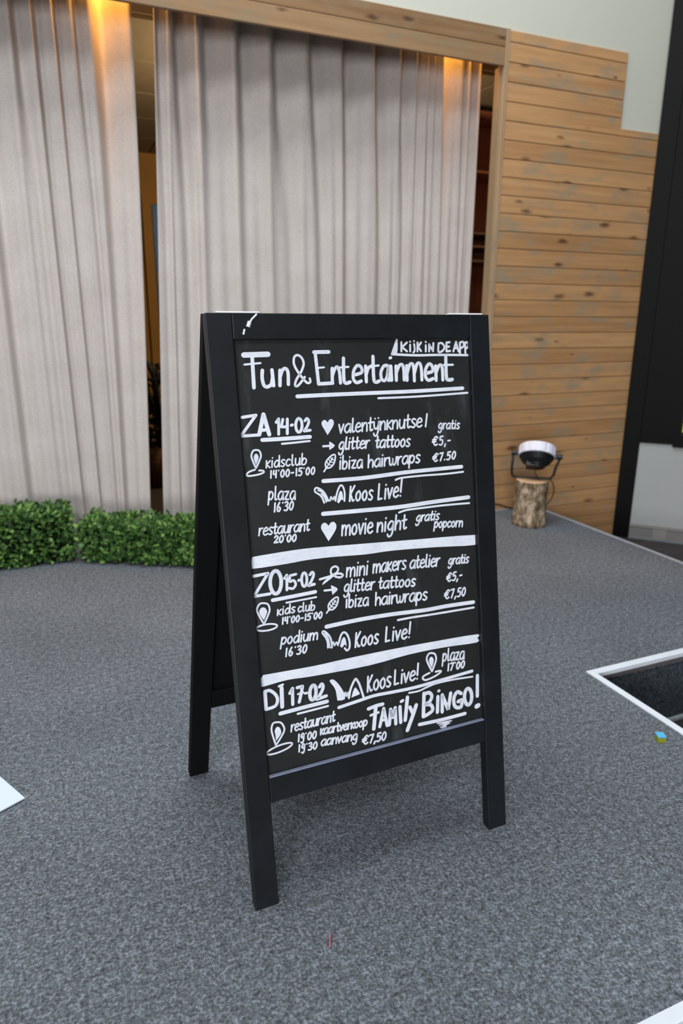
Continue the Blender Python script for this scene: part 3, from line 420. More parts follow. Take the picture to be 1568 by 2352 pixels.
M_blue = simple('blue_door_paint', lin(16, 92, 160), .5, .4, .05, 5)
M_shelf = wood_mat('dark_brown_wood', lin(118, 64, 40), lin(168, 104, 70), lin(130, 84, 60), knots=False, along='z')
M_shelfedge = simple('shelf_edge', lin(110, 80, 54), .6, .3, .1, 10)

k = NT('chalkboard_paint', .55, .35); v = k.coords(); n = k.noise(v, 5, 4, .6); n2 = k.noise(k.coords((14, 14, 3)), 1.2, 4, .6)
c = k.ramp(n.outputs['Fac'], [(.3, lin(30, 32, 32)), (.7, lin(41, 43, 43))])
sm = k.ramp(n2.outputs['Fac'], [(.6, (0, 0, 0, 1)), (.78, (.16, .16, .16, 1))])
k.base(k.mix(sm, c, lin(150, 155, 165))); M_board = k.m

k = NT('chalk_marker', .8, .2); n = k.noise(k.coords((60, 60, 260)), 1.0, 3, .6); n2 = k.noise(k.coords(), 26, 2)
f = k.math('ADD', k.math('MULTIPLY', n.outputs['Fac'], .5), k.math('MULTIPLY', n2.outputs['Fac'], .5))
k.base(k.ramp(f, [(.36, lin(222, 228, 242)), (.6, lin(240, 243, 252))])); M_chalk = k.m

k = NT('linen_curtain', .95, .1); v = k.coords((1, 1, .35)); n = k.noise(v, 420, 2, .6); n2 = k.noise(k.coords((.35, .35, 1)), 420, 2, .6); n3 = k.noise(k.coords(), 5, 3)
f = k.math('ADD', k.math('MULTIPLY', n.outputs['Fac'], .4), k.math('ADD', k.math('MULTIPLY', n2.outputs['Fac'], .4), k.math('MULTIPLY', n3.outputs['Fac'], .2)))
k.base(k.ramp(f, [(.34, lin(176, 166, 160)), (.66, lin(214, 206, 201))])); k.bump(f, .25, .001); M_linen = k.m
k.b.inputs['Sheen Weight'].default_value = .15

k = NT('boxwood_leaf', .45, .4); at = k.n('ShaderNodeAttribute', attribute_name='rnd')
k.base(k.ramp(at.outputs['Fac'], [(.0, lin(44, 70, 42)), (.45, lin(84, 122, 62)), (.8, lin(132, 172, 86)), (1.0, lin(170, 200, 116))])); M_leaf = k.m
M_core = simple('hedge_core', lin(16, 26, 14), .9, .1, .3, 40)
M_darkleaf = simple('dark_leaf', lin(22, 24, 18), .5, .4, .3, 40)
M_pot = simple('brown_pot', lin(96, 68, 46), .8, .2, .35, 60)

k = NT('birch_bark', .9, .2); v = k.coords((1, 1, .8)); n = k.noise(v, 22, 5, .65); n2 = k.noise(k.coords((1, 1, .35)), 60, 3, .6)
f = k.math('ADD', k.math('MULTIPLY', n.outputs['Fac'], .7), k.math('MULTIPLY', n2.outputs['Fac'], .3))
k.base(k.ramp(f, [(.38, lin(74, 62, 48)), (.5, lin(136, 118, 94)), (.62, lin(206, 184, 160))])); k.bump(f, .8, .01); M_bark = k.m
k = NT('sawn_log_end', .8, .2); w = k.n('ShaderNodeTexWave', wave_type='RINGS', rings_direction='Z'); w.inputs['Scale'].default_value = 40; w.inputs['Distortion'].default_value = 1.5
k.link(k.coords(), w.inputs['Vector']); k.base(k.ramp(w.outputs['Fac'], [(0, lin(206, 160, 122)), (1, lin(228, 190, 154))])); M_end = k.m
M_silver = simple('silver_rim', lin(226, 226, 240), .55, .4, .04, 30)
M_lampb = simple('black_lamp_body', lin(16, 17, 18), .45, .5, .1, 30)
M_cable = simple('brown_cable', lin(66, 52, 36), .6, .4, .1, 30)

# ---------------------------------------------------------------- structure: stage, floors, walls
YW = 3.49          # face of the timber wall
ZF = -.285         # lower floor
def prism(outline, z0, z1):
    m = MB(); n = len(outline)
    vs = [(x, y, z0) for x, y in outline] + [(x, y, z1) for x, y in outline]
    m.add(vs, [tuple(range(n))[::-1], tuple(range(n, 2 * n))] + [(i, (i + 1) % n, (i + 1) % n + n, i + n) for i in range(n)], .5)
    return m
X1, X2, Y1, Y2 = 1.623, 2.832, .594, 1.595
out = [(-3.6, Y1 + .02), (X1 - .02, Y1 + .02), (X1 - .02, Y2 + .02), (X2 - .02, Y2 + .02), (X2 - .02, 3.468), (2.39, 3.468), (2.39, 4.2), (-3.6, 4.2)]
struct(prism(out, -.05, 0).build('floor', M_carpet), 'grey heather carpet on top of the low stage', 'stage')
out2 = [(x - (.004 if x > 0 else 0), y + .004) for x, y in out]
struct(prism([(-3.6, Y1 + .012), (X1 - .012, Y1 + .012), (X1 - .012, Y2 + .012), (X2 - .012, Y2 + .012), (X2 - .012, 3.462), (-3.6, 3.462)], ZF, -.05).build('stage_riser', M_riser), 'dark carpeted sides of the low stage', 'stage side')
def trim(i, a, b, side, ma=0, mb=0):
    TW = .026 if i < 4 else .018
    # white edging: flat top and a small lip; side = outward direction
    a, b = Vector((*a, 0)), Vector((*b, 0)); d = (b - a).normalized(); s = Vector((*side, 0))
    prof = [(-TW, -.004), (-TW, .003), (-.003, .004), (0, .001), (0, -.014), (-.004, -.014), (-.004, -.004)]
    m = MB(); n = len(prof)
    vs = [p + s * u + d * (u * mm) + Vector((0, 0, z)) for p, mm in ((a, ma), (b, mb)) for u, z in prof]
    m.add(vs, [tuple(range(n)), tuple(range(n, 2 * n))[::-1]] + [(k, k + n, (k + 1) % n + n, (k + 1) % n) for k in range(n)], .5)
    t = m.build('trim_%d' % i, M_trimw if i < 4 else M_alu); struct(t, ['white edging along the front lip of the stage', 'white edging down the inner side of the stage corner', 'white edging above the dark stage riser at right', 'white edging along the far right side of the stage', 'white edging at the back of the stage by the timber wall'][i - 1], 'edging')
    m = MB(); vs = [p + s * u + Vector((0, 0, z)) for p in (a, b) for u, z in [(-.012, -.014), (-.002, -.014), (-.002, -.030), (-.012, -.030)]]
    m.add(vs, [(0, 1, 2, 3), (7, 6, 5, 4)] + [(k, k + 4, (k + 1) % 4 + 4, (k + 1) % 4) for k in range(4)], .5)
    m.build('plywood_edge', M_ply, t)
trim(1, (-3.6, Y1), (X1, Y1), (0, -1), 0, 1); trim(2, (X1, Y1), (X1, Y2), (1, 0), -1, -1); trim(3, (X1, Y2), (X2, Y2), (0, -1), 1, 1); trim(4, (X2, Y2), (X2, 3.484), (1, 0), -1, 1); trim(5, (X2, 3.484), (2.44, 3.484), (0, 1), -1, 0)
m = MB(); m.box((X1, Y2 - .002, ZF), (X2, Y2 + .012, ZF + .011)); struct(m.build('trim_6', simple('grey_strip', lin(176, 186, 192), .5)), 'grey strip at the foot of the dark riser', 'skirting')
m = MB()
for i in range(34):
    y = -1.2 + i * .15
    m.box((X1 - .1 if y < 1.5 else X1, y + .001, ZF - .02), (5.2, y + .149, ZF))
struct(m.build('floor_lower', M_lowfloor), 'dark floorboards below the stage at right', 'floor')
m = MB(); m.box((-4, -1.2, ZF - .03), (1.6, .7, ZF - .001)); struct(m.build('floor_front', M_lowfloor), 'dark floor in front of the stage', 'floor')

# timber wall: cladding to the right of the opening
m = MB(); P = .0938; z = 1.0115 - 14 * P
while z < 2.655:
    z1 = min(z + P, 2.662); z0 = max(z, ZF)
    xr = 3.238 if z > 2.2 and z0 + P * .5 > 2.268 else 3.545
    if z0 < z1 - .01:
        if z0 < 2.268 < z1:
            m.box((2.42, YW, z0), (3.238, YW + .02, z1 - .0028), bev=.003); 
            m.box((3.238, YW, z0), (3.545, YW + .02, 2.268), bev=.003, rnd=m.r[-1])
        else: m.box((2.42, YW, z0), (xr, YW + .02, z1 - .0028), bev=.003)
    z += P
struct(m.build('wall_back', M_wood), 'timber wall of horizontal stained pine boards', 'wall')
m = MB(); m.box((2.42, YW + .02, ZF), (3.545, YW + .03, 2.66)); m.box((2.405, YW + .02, 0), (2.44, YW + .07, 2.66)); struct(m.build('wall_backing', M_shelf), 'backing of the timber wall', 'wall')
m = MB(); m.box((-1.75, YW, 2.577), (2.395, YW + .02, 2.663), bev=.003); m.box((-1.75, YW, 2.488), (2.395, YW + .02, 2.5755), bev=.003); m.box((-1.75, YW + .02, 2.50), (2.395, YW + .03, 2.66))
struct(m.build('beam', M_beam), 'pale pine fascia beam above the curtains', 'beam')
m = MB(); m.box((2.395, YW - .004, 0), (2.42, YW + .03, 2.663), bev=.002); struct(m.build('trim_7', M_post), 'slim pine post strip beside the timber wall', 'post')
m = MB(); m.box((2.385, YW + .03, 0), (2.405, YW + .072, 2.49)); struct(m.build('jamb', M_jamb), 'pine jamb at the right of the curtain opening', 'jamb')
m = MB(); m.box((-1.8, YW, 0), (-1.6, YW + .11, 2.488)); struct(m.build('jamb', M_jamb), 'pine jamb at the left of the curtain opening', 'jamb')
m = MB(); m.box((-4, YW, ZF), (-1.8, YW + .11, 2.662)); struct(m.build('wall_left', M_wood), 'timber wall left of the opening', 'wall')
# cream upper wall, stepping down at right
m = MB(); m.box((-4, YW + .012, 2.662), (3.60, YW + .14, 5.2), rnd=.5); m.box((3.238, YW + .012, 2.268), (3.60, YW + .14, 2.662), rnd=.5)
struct(m.build('wall_upper', M_white), 'cream plaster wall above the timber', 'wall')

# glazed wall at right, turned towards the room
WA = Vector((3.588, 3.392, 0)); WD = Vector((.684, -.7295, 0)); WN = Vector((-WD.y, WD.x, 0))   # WN points away from the stage
if WN.x < 0: WN = -WN
def wfn(p): return WA + WD * p.x + WN * p.y + Vector((0, 0, p.z))
def wbox(a, b, bev=0, m=None): m = m or MB(); return m.box(a, b, fn=wfn, bev=bev)
struct(wbox((-.105, -.0, ZF), (0, .16, 5.2), .004).build('column', M_black), 'black steel column at the end of the timber wall', 'column')
m = wbox((0, .0, .388), (.235, .06, 5.2)); wbox((.20, -.006, .372), (2.2, .06, .44), m=m); wbox((.235, .0, 2.6), (2.2, .06, 2.72), m=m); wbox((2.1, 0, .372), (2.2, .06, 5.2), m=m)
wf = struct(m.build('window_1', M_black), 'black framed dark window right of the column', 'window')
wbox((.235, .03, .44), (2.1, .042, 5.2)).build('pane', M_glass, wf)
struct(wbox((0, .012, ZF + .085), (2.2, .06, .388)).build('wall_right', M_panel), 'light grey panel under the dark window', 'wall')
m = wbox((0, .006, ZF), (2.2, .03, ZF + .085)); bs = struct(m.build('baseboard_right', M_plinth), 'grey baseboard under the light grey panel', 'baseboard')
wbox((0, .002, ZF + .085), (2.2, .03, ZF + .104)).build('cap_strip', M_plinthl, bs); wbox((.15, .003, ZF + .012), (.235, .012, ZF + .083)).build('pale_insert', M_plinthl, bs); wbox((0, -.004, ZF), (2.2, .01, ZF + .012)).build('foot_strip', simple('foot_strip', lin(124, 130, 136), .5), bs)
tag(wbox((.246, .018, .47), (.40, .027, .63), .002).build('notice_card', simple('lime_card', lin(206, 226, 92), .6)), 'lime yellow card on the dark window at the right edge', 'card')

# room behind the curtains
m = MB(); m.box((-2.6, 7.0, 0), (4.2, 7.1, 2.7)); m.box((-2.6, 4.2, 0), (-2.5, 7.0, 2.7)); m.box((4.1, 3.7, 0), (4.2, 7.0, 2.7)); struct(m.build('wall_interior', M_ochre), 'ochre wall of the room behind the curtains', 'wall')
m = MB()
for i in range(12):
    for j in range(5): m.box((-2.6 + i * .6 + .006, 4.06 + j * .6 + .006, 2.64), (-2.6 + i * .6 + .594, min(7.0, 4.06 + j * .6 + .594), 2.66), rnd=.5)
m.box((-4, 4.05, 2.66), (4.2, 7.1, 2.72)); m.box((-4, 4.05, 2.72), (4.2, 4.08, 3.1)); m.box((-4, 3.6, 3.1), (4.2, 4.08, 3.14)); struct(m.build('ceiling', M_ceil), 'tiled ceiling of the room behind the curtains', 'ceiling')
m = MB(); m.box((-3.6, 4.2, -.05), (4.2, 7.1, -.002)); m.box((2.40, 3.6, -.05), (4.2, 4.2, -.002)); struct(m.build('floor_interior', M_dark), 'dark floor of the room behind the curtains', 'floor')
m = MB(); m.box((.99, 6.94, 0), (1.95, 6.99, 2.2)); d1 = struct(m.build('door_1', M_blue), 'blue door seen through the gap between the curtains', 'door')
m = MB(); m.box((1.0, 6.925, 1.49), (1.16, 6.94, 1.60)); m.build('push_plate', simple('ochre_plate', lin(196, 150, 70), .5), d1)
m = MB(); m.box((.90, 6.95, 0), (.985, 6.99, 2.29)); m.box((.985, 6.95, 2.205), (1.955, 6.99, 2.29)); m.box((1.955, 6.95, 0), (2.04, 6.99, 2.29)); struct(m.build('door_frame', M_ochre), 'ochre frame of the blue door', 'door frame')
l = bpy.data.lights.new('room_lamp', 'POINT'); l.energy = 75; l.color = (1.0, .80, .54); l.shadow_soft_size = .15; lo = bpy.data.objects.new('room_lamp', l); C.objects.link(lo); lo.location = (1.5, 4.2, 2.3)
# shelving unit in the right gap
su = thing('shelf_unit', (2.95, 4.6, 0), 'dark brown shelf unit in the gap right of the long curtain', 'shelf')
m = MB(); m.box((2.70, 4.86, 0), (3.4, 4.88, 2.6)); m.build('back_panel', M_shelf, su)
for x in (2.70, 3.38): m = MB(); m.box((x, 4.52, 0), (x + .02, 4.86, 2.6)); m.build('side_panel', M_shelf, su)
for z in (.05, .45, .85, 1.22, 1.60, 1.70, 1.79, 2.2, 2.58): m = MB(); m.box((2.72, 4.53, z - .008), (3.38, 4.86, z + .008)); m.build('shelf_board', M_shelfedge if 1.5 < z < 1.9 else M_shelf, su)
# plant seen in the slit
pp = thing('potted_plant', (.66, 5.0, 0), 'dark plant in a brown pot in the slit between the curtains', 'plant')
MB().lathe([(.11, .0), (.15, .16), (.17, .30), (.155, .30), (.13, .27)], 24, lambda v: v + Vector((.66, 5.0, 0))).build('pot', M_pot, pp, True)
m = MB()
for i in range(5):
    a = i * 1.3; m.tube([(.66, 5, .26), (.66 + .04 * math.cos(a), 5 + .04 * math.sin(a), .55), (.66 + .12 * math.cos(a), 5 + .12 * math.sin(a), .84)], [.014, .01, .005])
m.tube([(.66, 5, .5), (.64, 4.98, .8), (.60, 4.97, .90), (.53, 4.96, .92)], [.02, .018, .016, .012]); m.build('stem', M_darkleaf, pp, True)
def leaf_geo(m, c, d, nrm, L, Wd, rnd):
    c = Vector(c); d = Vector(d).normalized(); s = d.cross(nrm).normalized(); n = s.cross(d)
    vs = [c, c + d * L * .35 + s * Wd * .5 + n * L * .06, c + d * L * .75 + s * Wd * .38 + n * L * .05, c + d * L, c + d * L * .75 - s * Wd * .38 + n * L * .05, c + d * L * .35 - s * Wd * .5 + n * L * .06, c + d * L * .5 - n * L * .04]
    m.add(vs, [(0, 1, 6), (1, 2, 6), (2, 3, 6), (3, 4, 6), (4, 5, 6), (5, 0, 6)], rnd)
m = MB()
for i in range(420):
    a = random.uniform(0, 2 * PI); r = .17 * math.sqrt(random.random()); z = random.uniform(.3, .86) ; w_ = 1 - .5 * abs(z - .5)
    leaf_geo(m, (.66 + r * w_ * math.cos(a), 5 + r * w_ * math.sin(a), z), (math.cos(a), math.sin(a), random.uniform(-.4, .8)), Vector((random.uniform(-.3, .3), random.uniform(-.3, .3), 1)), .08, .035, random.random())
m.build('foliage', M_darkleaf, pp)

# ---------------------------------------------------------------- curtains
def curtain(name, ridges, z0, z1, y0, label, edge_l=None, edge_r=None, top_amp=.118, bot_amp=.030):
    """ridges: x of the folds nearest the room, left to right; the cloth runs back between them"""
    NZ = 46; cols = []
    for i in range(len(ridges) - 1):
        a, b = ridges[i], ridges[i + 1]; n = 14
        for j in range(n + (1 if i == len(ridges) - 2 else 0)): cols.append((i, j / n, a + (b - a) * j / n, b - a))
    vs = []
    ja = [random.uniform(.75, 1.15) for _ in ridges]; jp = [random.uniform(-.06, .06) for _ in ridges]
    for kz in range(NZ + 1):
        t = kz / NZ; z = z1 + (z0 - z1) * t
        e = min(1, max(0, (t - .02) / .5)); e = e * e * (3 - 2 * e)
        for i, ph, x, w in cols:
            amp = (top_amp * (1 - e) + bot_amp * e) * min(1.0, w / .15) * (ja[i] if w > .06 else 1)
            if w < .09: amp = w * .6 * (1 - .45 * e)
            s_ = .2 * (1 - e); a_ = .115 * (1 - .5 * e); g = ph + s_ * math.sin(2 * PI * ph) / (2 * PI) + a_ * (1 - math.cos(2 * PI * ph)); f = .5 - .5 * math.cos(2 * PI * g)
            y = y0 + amp * f
            y += .012 * e * math.sin(4 * PI * ph + 5 * jp[i] * 10) * min(1, w / .15)
            xx = x + jp[i] * .22 * e * math.sin(PI * ph) + .006 * math.sin(3 * t + i)
            if edge_r is not None:
                q = max(0, 1 - (ridges[-1] - x) / .45); xx += edge_r(t) * q * q
            if edge_l is not None:
                q = max(0, 1 - (x - ridges[0]) / .4); xx += edge_l(t) * q * q
            vs.append((xx, y, z))
    nc = len(cols); fs = [(r * nc + c_, r * nc + c_ + 1, (r + 1) * nc + c_ + 1, (r + 1) * nc + c_) for r in range(NZ) for c_ in range(nc - 1)]
    m = MB(); m.add(vs, fs, .5); o = m.build(name, M_linen, None, True, origin=((ridges[0] + ridges[-1]) / 2, y0, z0))
    s = o.modifiers.new('thickness', 'SOLIDIFY'); s.thickness = .003; s.offset = 1
    return tag(o, label, 'curtain')
YC = 3.80
curtain('curtain', [-1.58, -1.4, -1.22, -1.05, -.88, -.71, -.54, -.37, -.2, -.03, .066, .155, .231, .298, .478], .008, 3.02, YC, 'left linen curtain gathered in folds behind the taller hedge', edge_r=lambda t: .032 - .06 * t - .035 * t * t)
curtain('curtain', [.612, .678, .808, .998, 1.185, 1.381, 1.569, 1.759, 1.924, 2.031, 2.109, 2.154, 2.202, 2.33, 2.377, 2.448], .008, 3.02, YC, 'wide linen curtain in folds behind the chalkboard sign', edge_l=lambda t: .02 - .165 * t + .02 * t * t)
# warm downlights behind the beam
def downlight(x, e, label):
    t = thing('downlight', (x, YC - .008, 2.98), label, 'light', 'warm downlights behind the beam')
    MB().lathe([(.03, -.035), (.036, -.035), (.036, 0), (.03, 0)], 20, lambda v: v + Vector((x, YC - .008, 2.978))).build('housing', M_black, t, True)
    l = bpy.data.lights.new('warm_spot', 'SPOT'); l.energy = e; l.color = (1.0, .44, .06); l.spot_size = math.radians(120); l.spot_blend = .9; l.shadow_soft_size = .015
    o = bpy.data.objects.new('warm_spot', l); C.objects.link(o); o.parent = t; o.location = (0, .0, -.045); o.rotation_euler = (math.radians(7), 0, 0)
downlight(.395, 42, 'warm downlight above the inner edge of the left curtain'); downlight(2.266, 44, 'warm downlight above the right end of the wide curtain')

# ---------------------------------------------------------------- hedges
def hedge(o, d, L, D, H, label, nleaf, lumps):
    """o: front bottom corner, d: direction of the front face, D: depth away from the room"""
    o = Vector(o); d = Vector(d).normalized(); bk = Vector((-d.y, d.x, 0))
    t = thing('hedge', o + d * L / 2 + bk * D / 2, label, 'hedge')
    fn = lambda p: o + d * p.x + bk * p.y + Vector((0, 0, p.z))
    MB().box((.025, .025, 0), (L - .025, D - .025, H - .035), fn=fn, bev=.02).build('base', M_core, t)
    m = MB()
    for i in range(nleaf):
        s = random.random()
        if s < .52: p = Vector((random.uniform(0, L), 0, random.uniform(.012, H))); n = Vector((0, -1, .15))
        elif s < .84: p = Vector((random.uniform(0, L), random.uniform(0, D), H)); n = Vector((0, 0, 1))
        elif s < .92: p = Vector((L, random.uniform(0, D), random.uniform(.012, H))); n = Vector((1, 0, .1))
        else: p = Vector((0, random.uniform(0, D), random.uniform(.012, H))); n = Vector((-1, 0, .1))
        b = .5 + .5 * math.sin(p.x * 23 + lumps) * math.sin(p.z * 27 + p.y * 21 + lumps * 2)
        inset = random.uniform(-.004, .034) + .014 * (1 - b)
        p = p - n * inset; 
        if random.random() < .02: p = p + n * random.uniform(.01, .03)
        r = Vector((random.uniform(-1, 1), random.uniform(-1, 1), random.uniform(-.5, 1)))
        dr = (n * .8 + r * .8).normalized(); dr = d * dr.x + bk * dr.y + Vector((0, 0, dr.z))
        nn = n + Vector((random.uniform(-.7, .7), random.uniform(-.7, .7), random.uniform(0, .9))); nn = d * nn.x + bk * nn.y + Vector((0, 0, nn.z))
        q = fn(p); q.z = max(q.z, .006)
        leaf_geo(m, q, dr, nn, random.uniform(.021, .036), random.uniform(.015, .022), min(1, max(0, random.gauss(.42, .22) + .1 * (b - .5))))
    for v in range(len(m.v)):
        if m.v[v][2] < .002: m.v[v] = (m.v[v][0], m.v[v][1], .002)
    m.build('foliage', M_leaf, t)
hedge((-.92, 3.475, 0), (1, 0, 0), .915, .19, .275, 'taller clipped boxwood hedge at the left edge before the curtain', 5200, .4)
hedge((.026, 3.455, 0), (.862, -.506, 0), .80, .20, .212, 'lower clipped boxwood hedge running behind the chalkboard sign', 5200, 2.1)

# ---------------------------------------------------------------- chalkboard A-frame sign
SG = thing('chalkboard_sign', (.585, 1.33, 0), 'black wooden A-frame chalkboard covered in white handwriting, standing on the grey carpet', 'sign')
W, L = .627, 1.20
A_ = .0205; TI = .1631
P0 = Vector((.2700, 1.0970, 0)); sv = Vector((math.cos(A_), math.sin(A_), 0)); nb = Vector((-math.sin(A_), math.cos(A_), 0))
uv = nb * math.sin(TI) + Vector((0, 0, 1)) * math.cos(TI); nv = nb * math.cos(TI) - Vector((0, 0, 1)) * math.sin(TI)
F = lambda p: P0 + sv * p.x + uv * p.z + nv * p.y
TH, LW = .025, .0497
TB = math.atan2(.250, 1.182); LB = 1.204
ub = -nb * math.sin(TB) + Vector((0, 0, 1)) * math.cos(TB); nbk = nb * math.cos(TB) + Vector((0, 0, 1)) * math.sin(TB)
Q0 = Vector((.2655, 1.578, 0))
B = lambda p: Q0 + sv * (p.x - .042 * (1 - p.z / LB)) + ub * p.z + nbk * p.y
def frame(T, Lx, skew, mat, tag_, bd):
    for x in (0, W - LW): MB().box((x, 0, 0), (x + LW, TH, Lx), fn=T, bev=.0018).build('leg', mat, SG)
    MB().box((LW + .0006, .0012, Lx - .049), (W - LW - .0006, TH - .001, Lx), fn=T, bev=.0018).build('top_rail', mat, SG)
    MB().box((LW + .0006, .0012, .223), (W - LW - .0006, TH - .001, .277), fn=T, bev=.0018).build('bottom_rail', mat, SG)
frame(F, L, 0, M_frame, 'front', 0); frame(B, LB, 0, M_back_shaded, 'rear', 0)
DEP = .012
board = MB().box((LW - .004, DEP, .272), (W - LW + .004, DEP + .006, L - .045), fn=F).build('chalkboard', M_board, SG)
MB().box((LW - .004, DEP, .272), (W - LW + .004, DEP + .006, LB - .045), fn=B).build('rear_chalkboard', M_back_shaded, SG)
MB().box((LW + .002, .0, .2765), (W - LW - .002, .010, .2795), fn=F, bev=.001).build('chalk_ledge', simple('dusty_ledge', lin(120, 128, 150), .7), SG)
for x in (.02, .525):
    MB().box((x, -.001, L - .0005), (x + .085, .050, L + .0026), fn=F, bev=.001).build('hinge', M_hinge, SG)
m = MB()
for pts, w in (([(.099, L - .002), (.088, L - .012), (.083, L - .020)], .004), ([(.084, L - .016), (.080, L - .026)], .008), ([(.073, L - .030), (.070, L - .040)], .004)):
    m.tube([F(Vector((x, .0005, z))) for x, z in pts], w * .5, 6)
m.build('paint_scuff', M_chalk, SG)['label'] = 'white paint scuff at the top left corner'

def ribbon(m, pts, w, n):
    """flat brush stroke with round ends on the board face"""
    R = crom(pts); h = w / 2; k = len(R); left = []; right = []
    dirs = []
    for i in range(k):
        a = R[max(i - 1, 0)]; b = R[min(i + 1, k - 1)]; dx, dy = b[0] - a[0], b[1] - a[1]; q = math.hypot(dx, dy) or 1; dirs.append((dx / q, dy / q))
    # segment quads plus joint discs: clean corners
    y = DEP - .0004 - n * .000002
    for i in range(k - 1):
        (x0, z0), (x1, z1) = R[i], R[i + 1]; dx, dz = x1 - x0, z1 - z0; q = math.hypot(dx, dz) or 1; ox, oz = -dz / q * h, dx / q * h
        m.add([F(Vector((x0 + ox, y, z0 + oz))), F(Vector((x0 - ox, y, z0 - oz))), F(Vector((x1 - ox, y, z1 - oz))), F(Vector((x1 + ox, y, z1 + oz)))], [(0, 1, 2, 3)], .5)
    for i in range(k):
        if i in (0, k - 1) or dirs[i][0] * dirs[i - 1][0] + dirs[i][1] * dirs[i - 1][1] < .995:
            x0, z0 = R[i]; hh = h * (.96 if i in (0, k - 1) else 1)
            m.add([F(Vector((x0 + hh * math.cos(2 * PI * j / 12), y + .000001, z0 + hh * math.sin(2 * PI * j / 12)))) for j in range(12)], [tuple(range(12))], .5)
WORDS = {'lettering': 0}
for name, label, data in WRITING:
    m = MB(); num = 0
    for st in data.split(';'):
        head, body = st.split(':'); w = int(head[1:]) / 1e4
        pts = [tuple(int(q) / 1e4 for q in xy.split(',')) for xy in body.split()]
        num += 1
        if head[0] == 'F':
            R = crom(pts + [pts[0]], 3)[:-1]
            m.add([F(Vector((x, DEP - .0004 - num * .000002, z))) for x, z in R], [tuple(range(len(R)))], .5)
        else: ribbon(m, pts, w, num)
    o = m.build(name, M_chalk, board)
    if label: o['label'] = label

# ---------------------------------------------------------------- log with floodlight
LC = Vector((2.535, 3.155, 0)); vd = Vector((LC.x, LC.y, 0)).normalized(); vr = Vector((vd.y, -vd.x, 0))
lg = thing('log', LC, 'short upright log with pale bark carrying a floodlight near the timber wall', 'log')
m = MB(); n = 40; prof = [(.097, 0), (.098, .02), (.096, .07), (.094, .14), (.094, .21), (.095, .262), (.092, .272)]
vs = []; fs = []
for i, (r, z) in enumerate(prof):
    for j in range(n):
        a = 2 * PI * j / n; rr = r * (1 + .035 * math.sin(3 * a + .8) + .022 * math.sin(5 * a + z * 14) + .012 * math.sin(11 * a + z * 40))
        vs.append(LC + Vector((rr * math.cos(a), rr * math.sin(a), z)))
for i in range(len(prof) - 1):
    for j in range(n): fs.append((i * n + j, i * n + (j + 1) % n, (i + 1) * n + (j + 1) % n, (i + 1) * n + j))
fs.append(tuple(range(n))[::-1]); top = [Vector(v) for v in vs[-n:]]
m.add(vs, fs, .5).build('bark', M_bark, lg, True)
m = MB(); m.add(top + [v + Vector((0, 0, .006)) + (LC + Vector((0, 0, v.z)) - v) * .04 for v in top], [(j, (j + 1) % n, (j + 1) % n + n, j + n) for j in range(n)] + [tuple(range(n, 2 * n))], .5).build('sawn_top', M_end, lg)
ZT = .278
fl = thing('floodlight', LC + Vector((0, 0, ZT)), 'round floodlight with silver rim and black yoke standing on the log', 'lamp')
HC = LC + vr * .012 + Vector((0, 0, .435))
ax = (Vector((0, 0, 1)) * math.cos(math.radians(32)) + vd * math.sin(math.radians(32)) + vr * .02).normalized()
e1 = (vr - ax * vr.dot(ax)).normalized(); e2 = ax.cross(e1)
H_ = lambda v: HC + e1 * v.x + e2 * v.y + ax * v.z
m = MB(); prof = [(.096, -.028), (.104, -.026), (.106, -.02), (.106, .026), (.102, .032), (.094, .032), (.094, .022), (.0, .020)]
nn = 48; vs = []; fs = []
for i, (r, z) in enumerate(prof):
    for j in range(nn):
        a = 2 * PI * j / nn; rr = r - (.0028 if (j % 4 == 0 and 2 <= i <= 3) else 0); vs.append(H_(Vector((rr * math.cos(a), rr * math.sin(a), z))))
for i in range(len(prof) - 1):
    for j in range(nn): fs.append((i * nn + j, i * nn + (j + 1) % nn, (i + 1) * nn + (j + 1) % nn, (i + 1) * nn + j))
m.add(vs, fs, .5).build('rim', M_silver, fl, False)
hb = MB().lathe([(.100, -.022), (.098, -.032), (.080, -.060), (.058, -.078), (.052, -.088), (.046, -.090)], 32, H_); hb.box((-.055, -.045, -.098), (.02, .03, -.060), fn=H_, bev=.004); hb.build('housing', M_lampb, fl)
PZ = HC.z - .012; pc = LC + vr * .012
pv = [pc - vr * .132 + Vector((0, 0, PZ + .006)), pc + vr * .132 + Vector((0, 0, PZ - .006))]
base_z = ZT + .006
yk = [pv[0], LC - vr * .124 + Vector((0, 0, .345)), LC - vr * .122 + Vector((0, 0, .305)), LC - vr * .116 + Vector((0, 0, .288)), LC - vr * .085 + Vector((0, 0, base_z)), LC + vr * .065 + Vector((0, 0, base_z)), LC + vr * .100 + Vector((0, 0, .288)), LC + vr * .115 + Vector((0, 0, .31)), LC + vr * .121 + Vector((0, 0, .345)), pv[1]]
MB().tube(yk, .0075, 8).build('yoke', M_lampb, fl, True)
for s_, p_ in ((-1, pv[0]), (1, pv[1])): MB().tube([p_ - vr * s_ * .030, p_ + vr * s_ * .012], .015, 14).build('knob', M_lampb, fl)
cp = [H_(Vector((0, 0, -.094))), LC + vr * .012 + Vector((0, 0, .315)) - vd * .03, LC + vr * .05 + Vector((0, 0, .292)) - vd * .05, LC + vr * .10 + Vector((0, 0, .284)) - vd * .03, LC + vr * .122 + Vector((0, 0, .235)) + vd * .0, LC + vr * .12 + Vector((0, 0, .17)) + vd * .04, LC + vr * .09 + Vector((0, 0, .10)) + vd * .09, LC + vr * .03 + Vector((0, 0, .008)) + vd * .12]
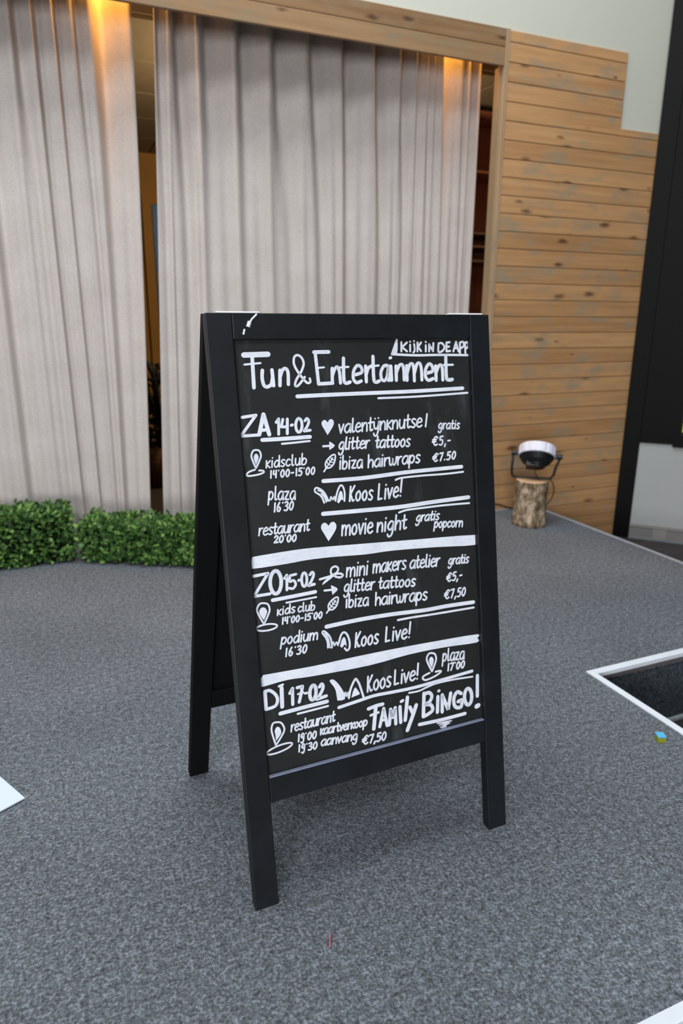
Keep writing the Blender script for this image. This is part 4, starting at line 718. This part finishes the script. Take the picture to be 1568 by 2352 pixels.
def smooth3(P, k=6):
    P = [Vector(p) for p in P]; o = []
    for i in range(len(P) - 1):
        a, b_, c_, d_ = P[max(i - 1, 0)], P[i], P[i + 1], P[min(i + 2, len(P) - 1)]
        for j in range(k):
            t = j / k; o.append(.5 * (2 * b_ + (c_ - a) * t + (2 * a - 5 * b_ + 4 * c_ - d_) * t * t + (3 * b_ - a - 3 * c_ + d_) * t ** 3))
    return o + [P[-1]]
MB().tube(smooth3(cp), .0035, 6).build('cable', M_cable, fl, True)
tag(MB().tube(smooth3([(2.66, 3.475, .006), (2.60, 3.462, .018), (2.53, 3.455, .045), (2.44, 3.458, .06), (2.38, 3.45, .05), (2.2, 3.47, .006)]), .006, 8).build('cable', M_cable, None, True), 'brown cable looping along the foot of the timber wall beside the log', 'cable')

# ---------------------------------------------------------------- small things on the carpet
a, b_, c_ = Vector((-.178, 1.647, 0)), Vector((-.243, 1.767, 0)), Vector((-.234, 1.619, 0))
e1 = (b_ - a).normalized(); e2 = (c_ - a); e2 = (e2 - e1 * e2.dot(e1)).normalized()
tag(MB().box((0, 0, .003), (.42, .30, .007), fn=lambda p: a + e1 * p.x + e2 * p.y + Vector((0, 0, p.z)), bev=.0008).build('card_sheet', M_paper, None, False, origin=a), 'white sheet of card lying on the carpet at the left edge', 'card')
tb = thing('toy_block', (1.512, 1.222, 0), 'tiny blue and olive toy block on the carpet at right', 'toy')
fn = lambda p: Vector((1.512, 1.222, 0)) + Vector((.93 * p.x + .37 * p.y, -.37 * p.x + .93 * p.y, p.z))
MB().box((-.0115, -.0115, .001), (.0115, .0115, .017), fn=fn, bev=.001).build('olive_base', simple('olive_plastic', lin(140, 146, 40), .4), tb)
MB().box((-.0115, -.0115, .017), (.0115, .0115, .022), fn=fn, bev=.001).build('blue_top', simple('blue_plastic', lin(96, 190, 240), .4), tb)
tag(MB().tube(smooth3([(.379, .960, .004), (.384, .971, .006), (.391, .985, .004)]), .0016, 6).build('thread_scrap', simple('pink_thread', lin(190, 100, 112), .8), None, True), 'tiny pink thread lying on the carpet in front of the sign', 'thread')
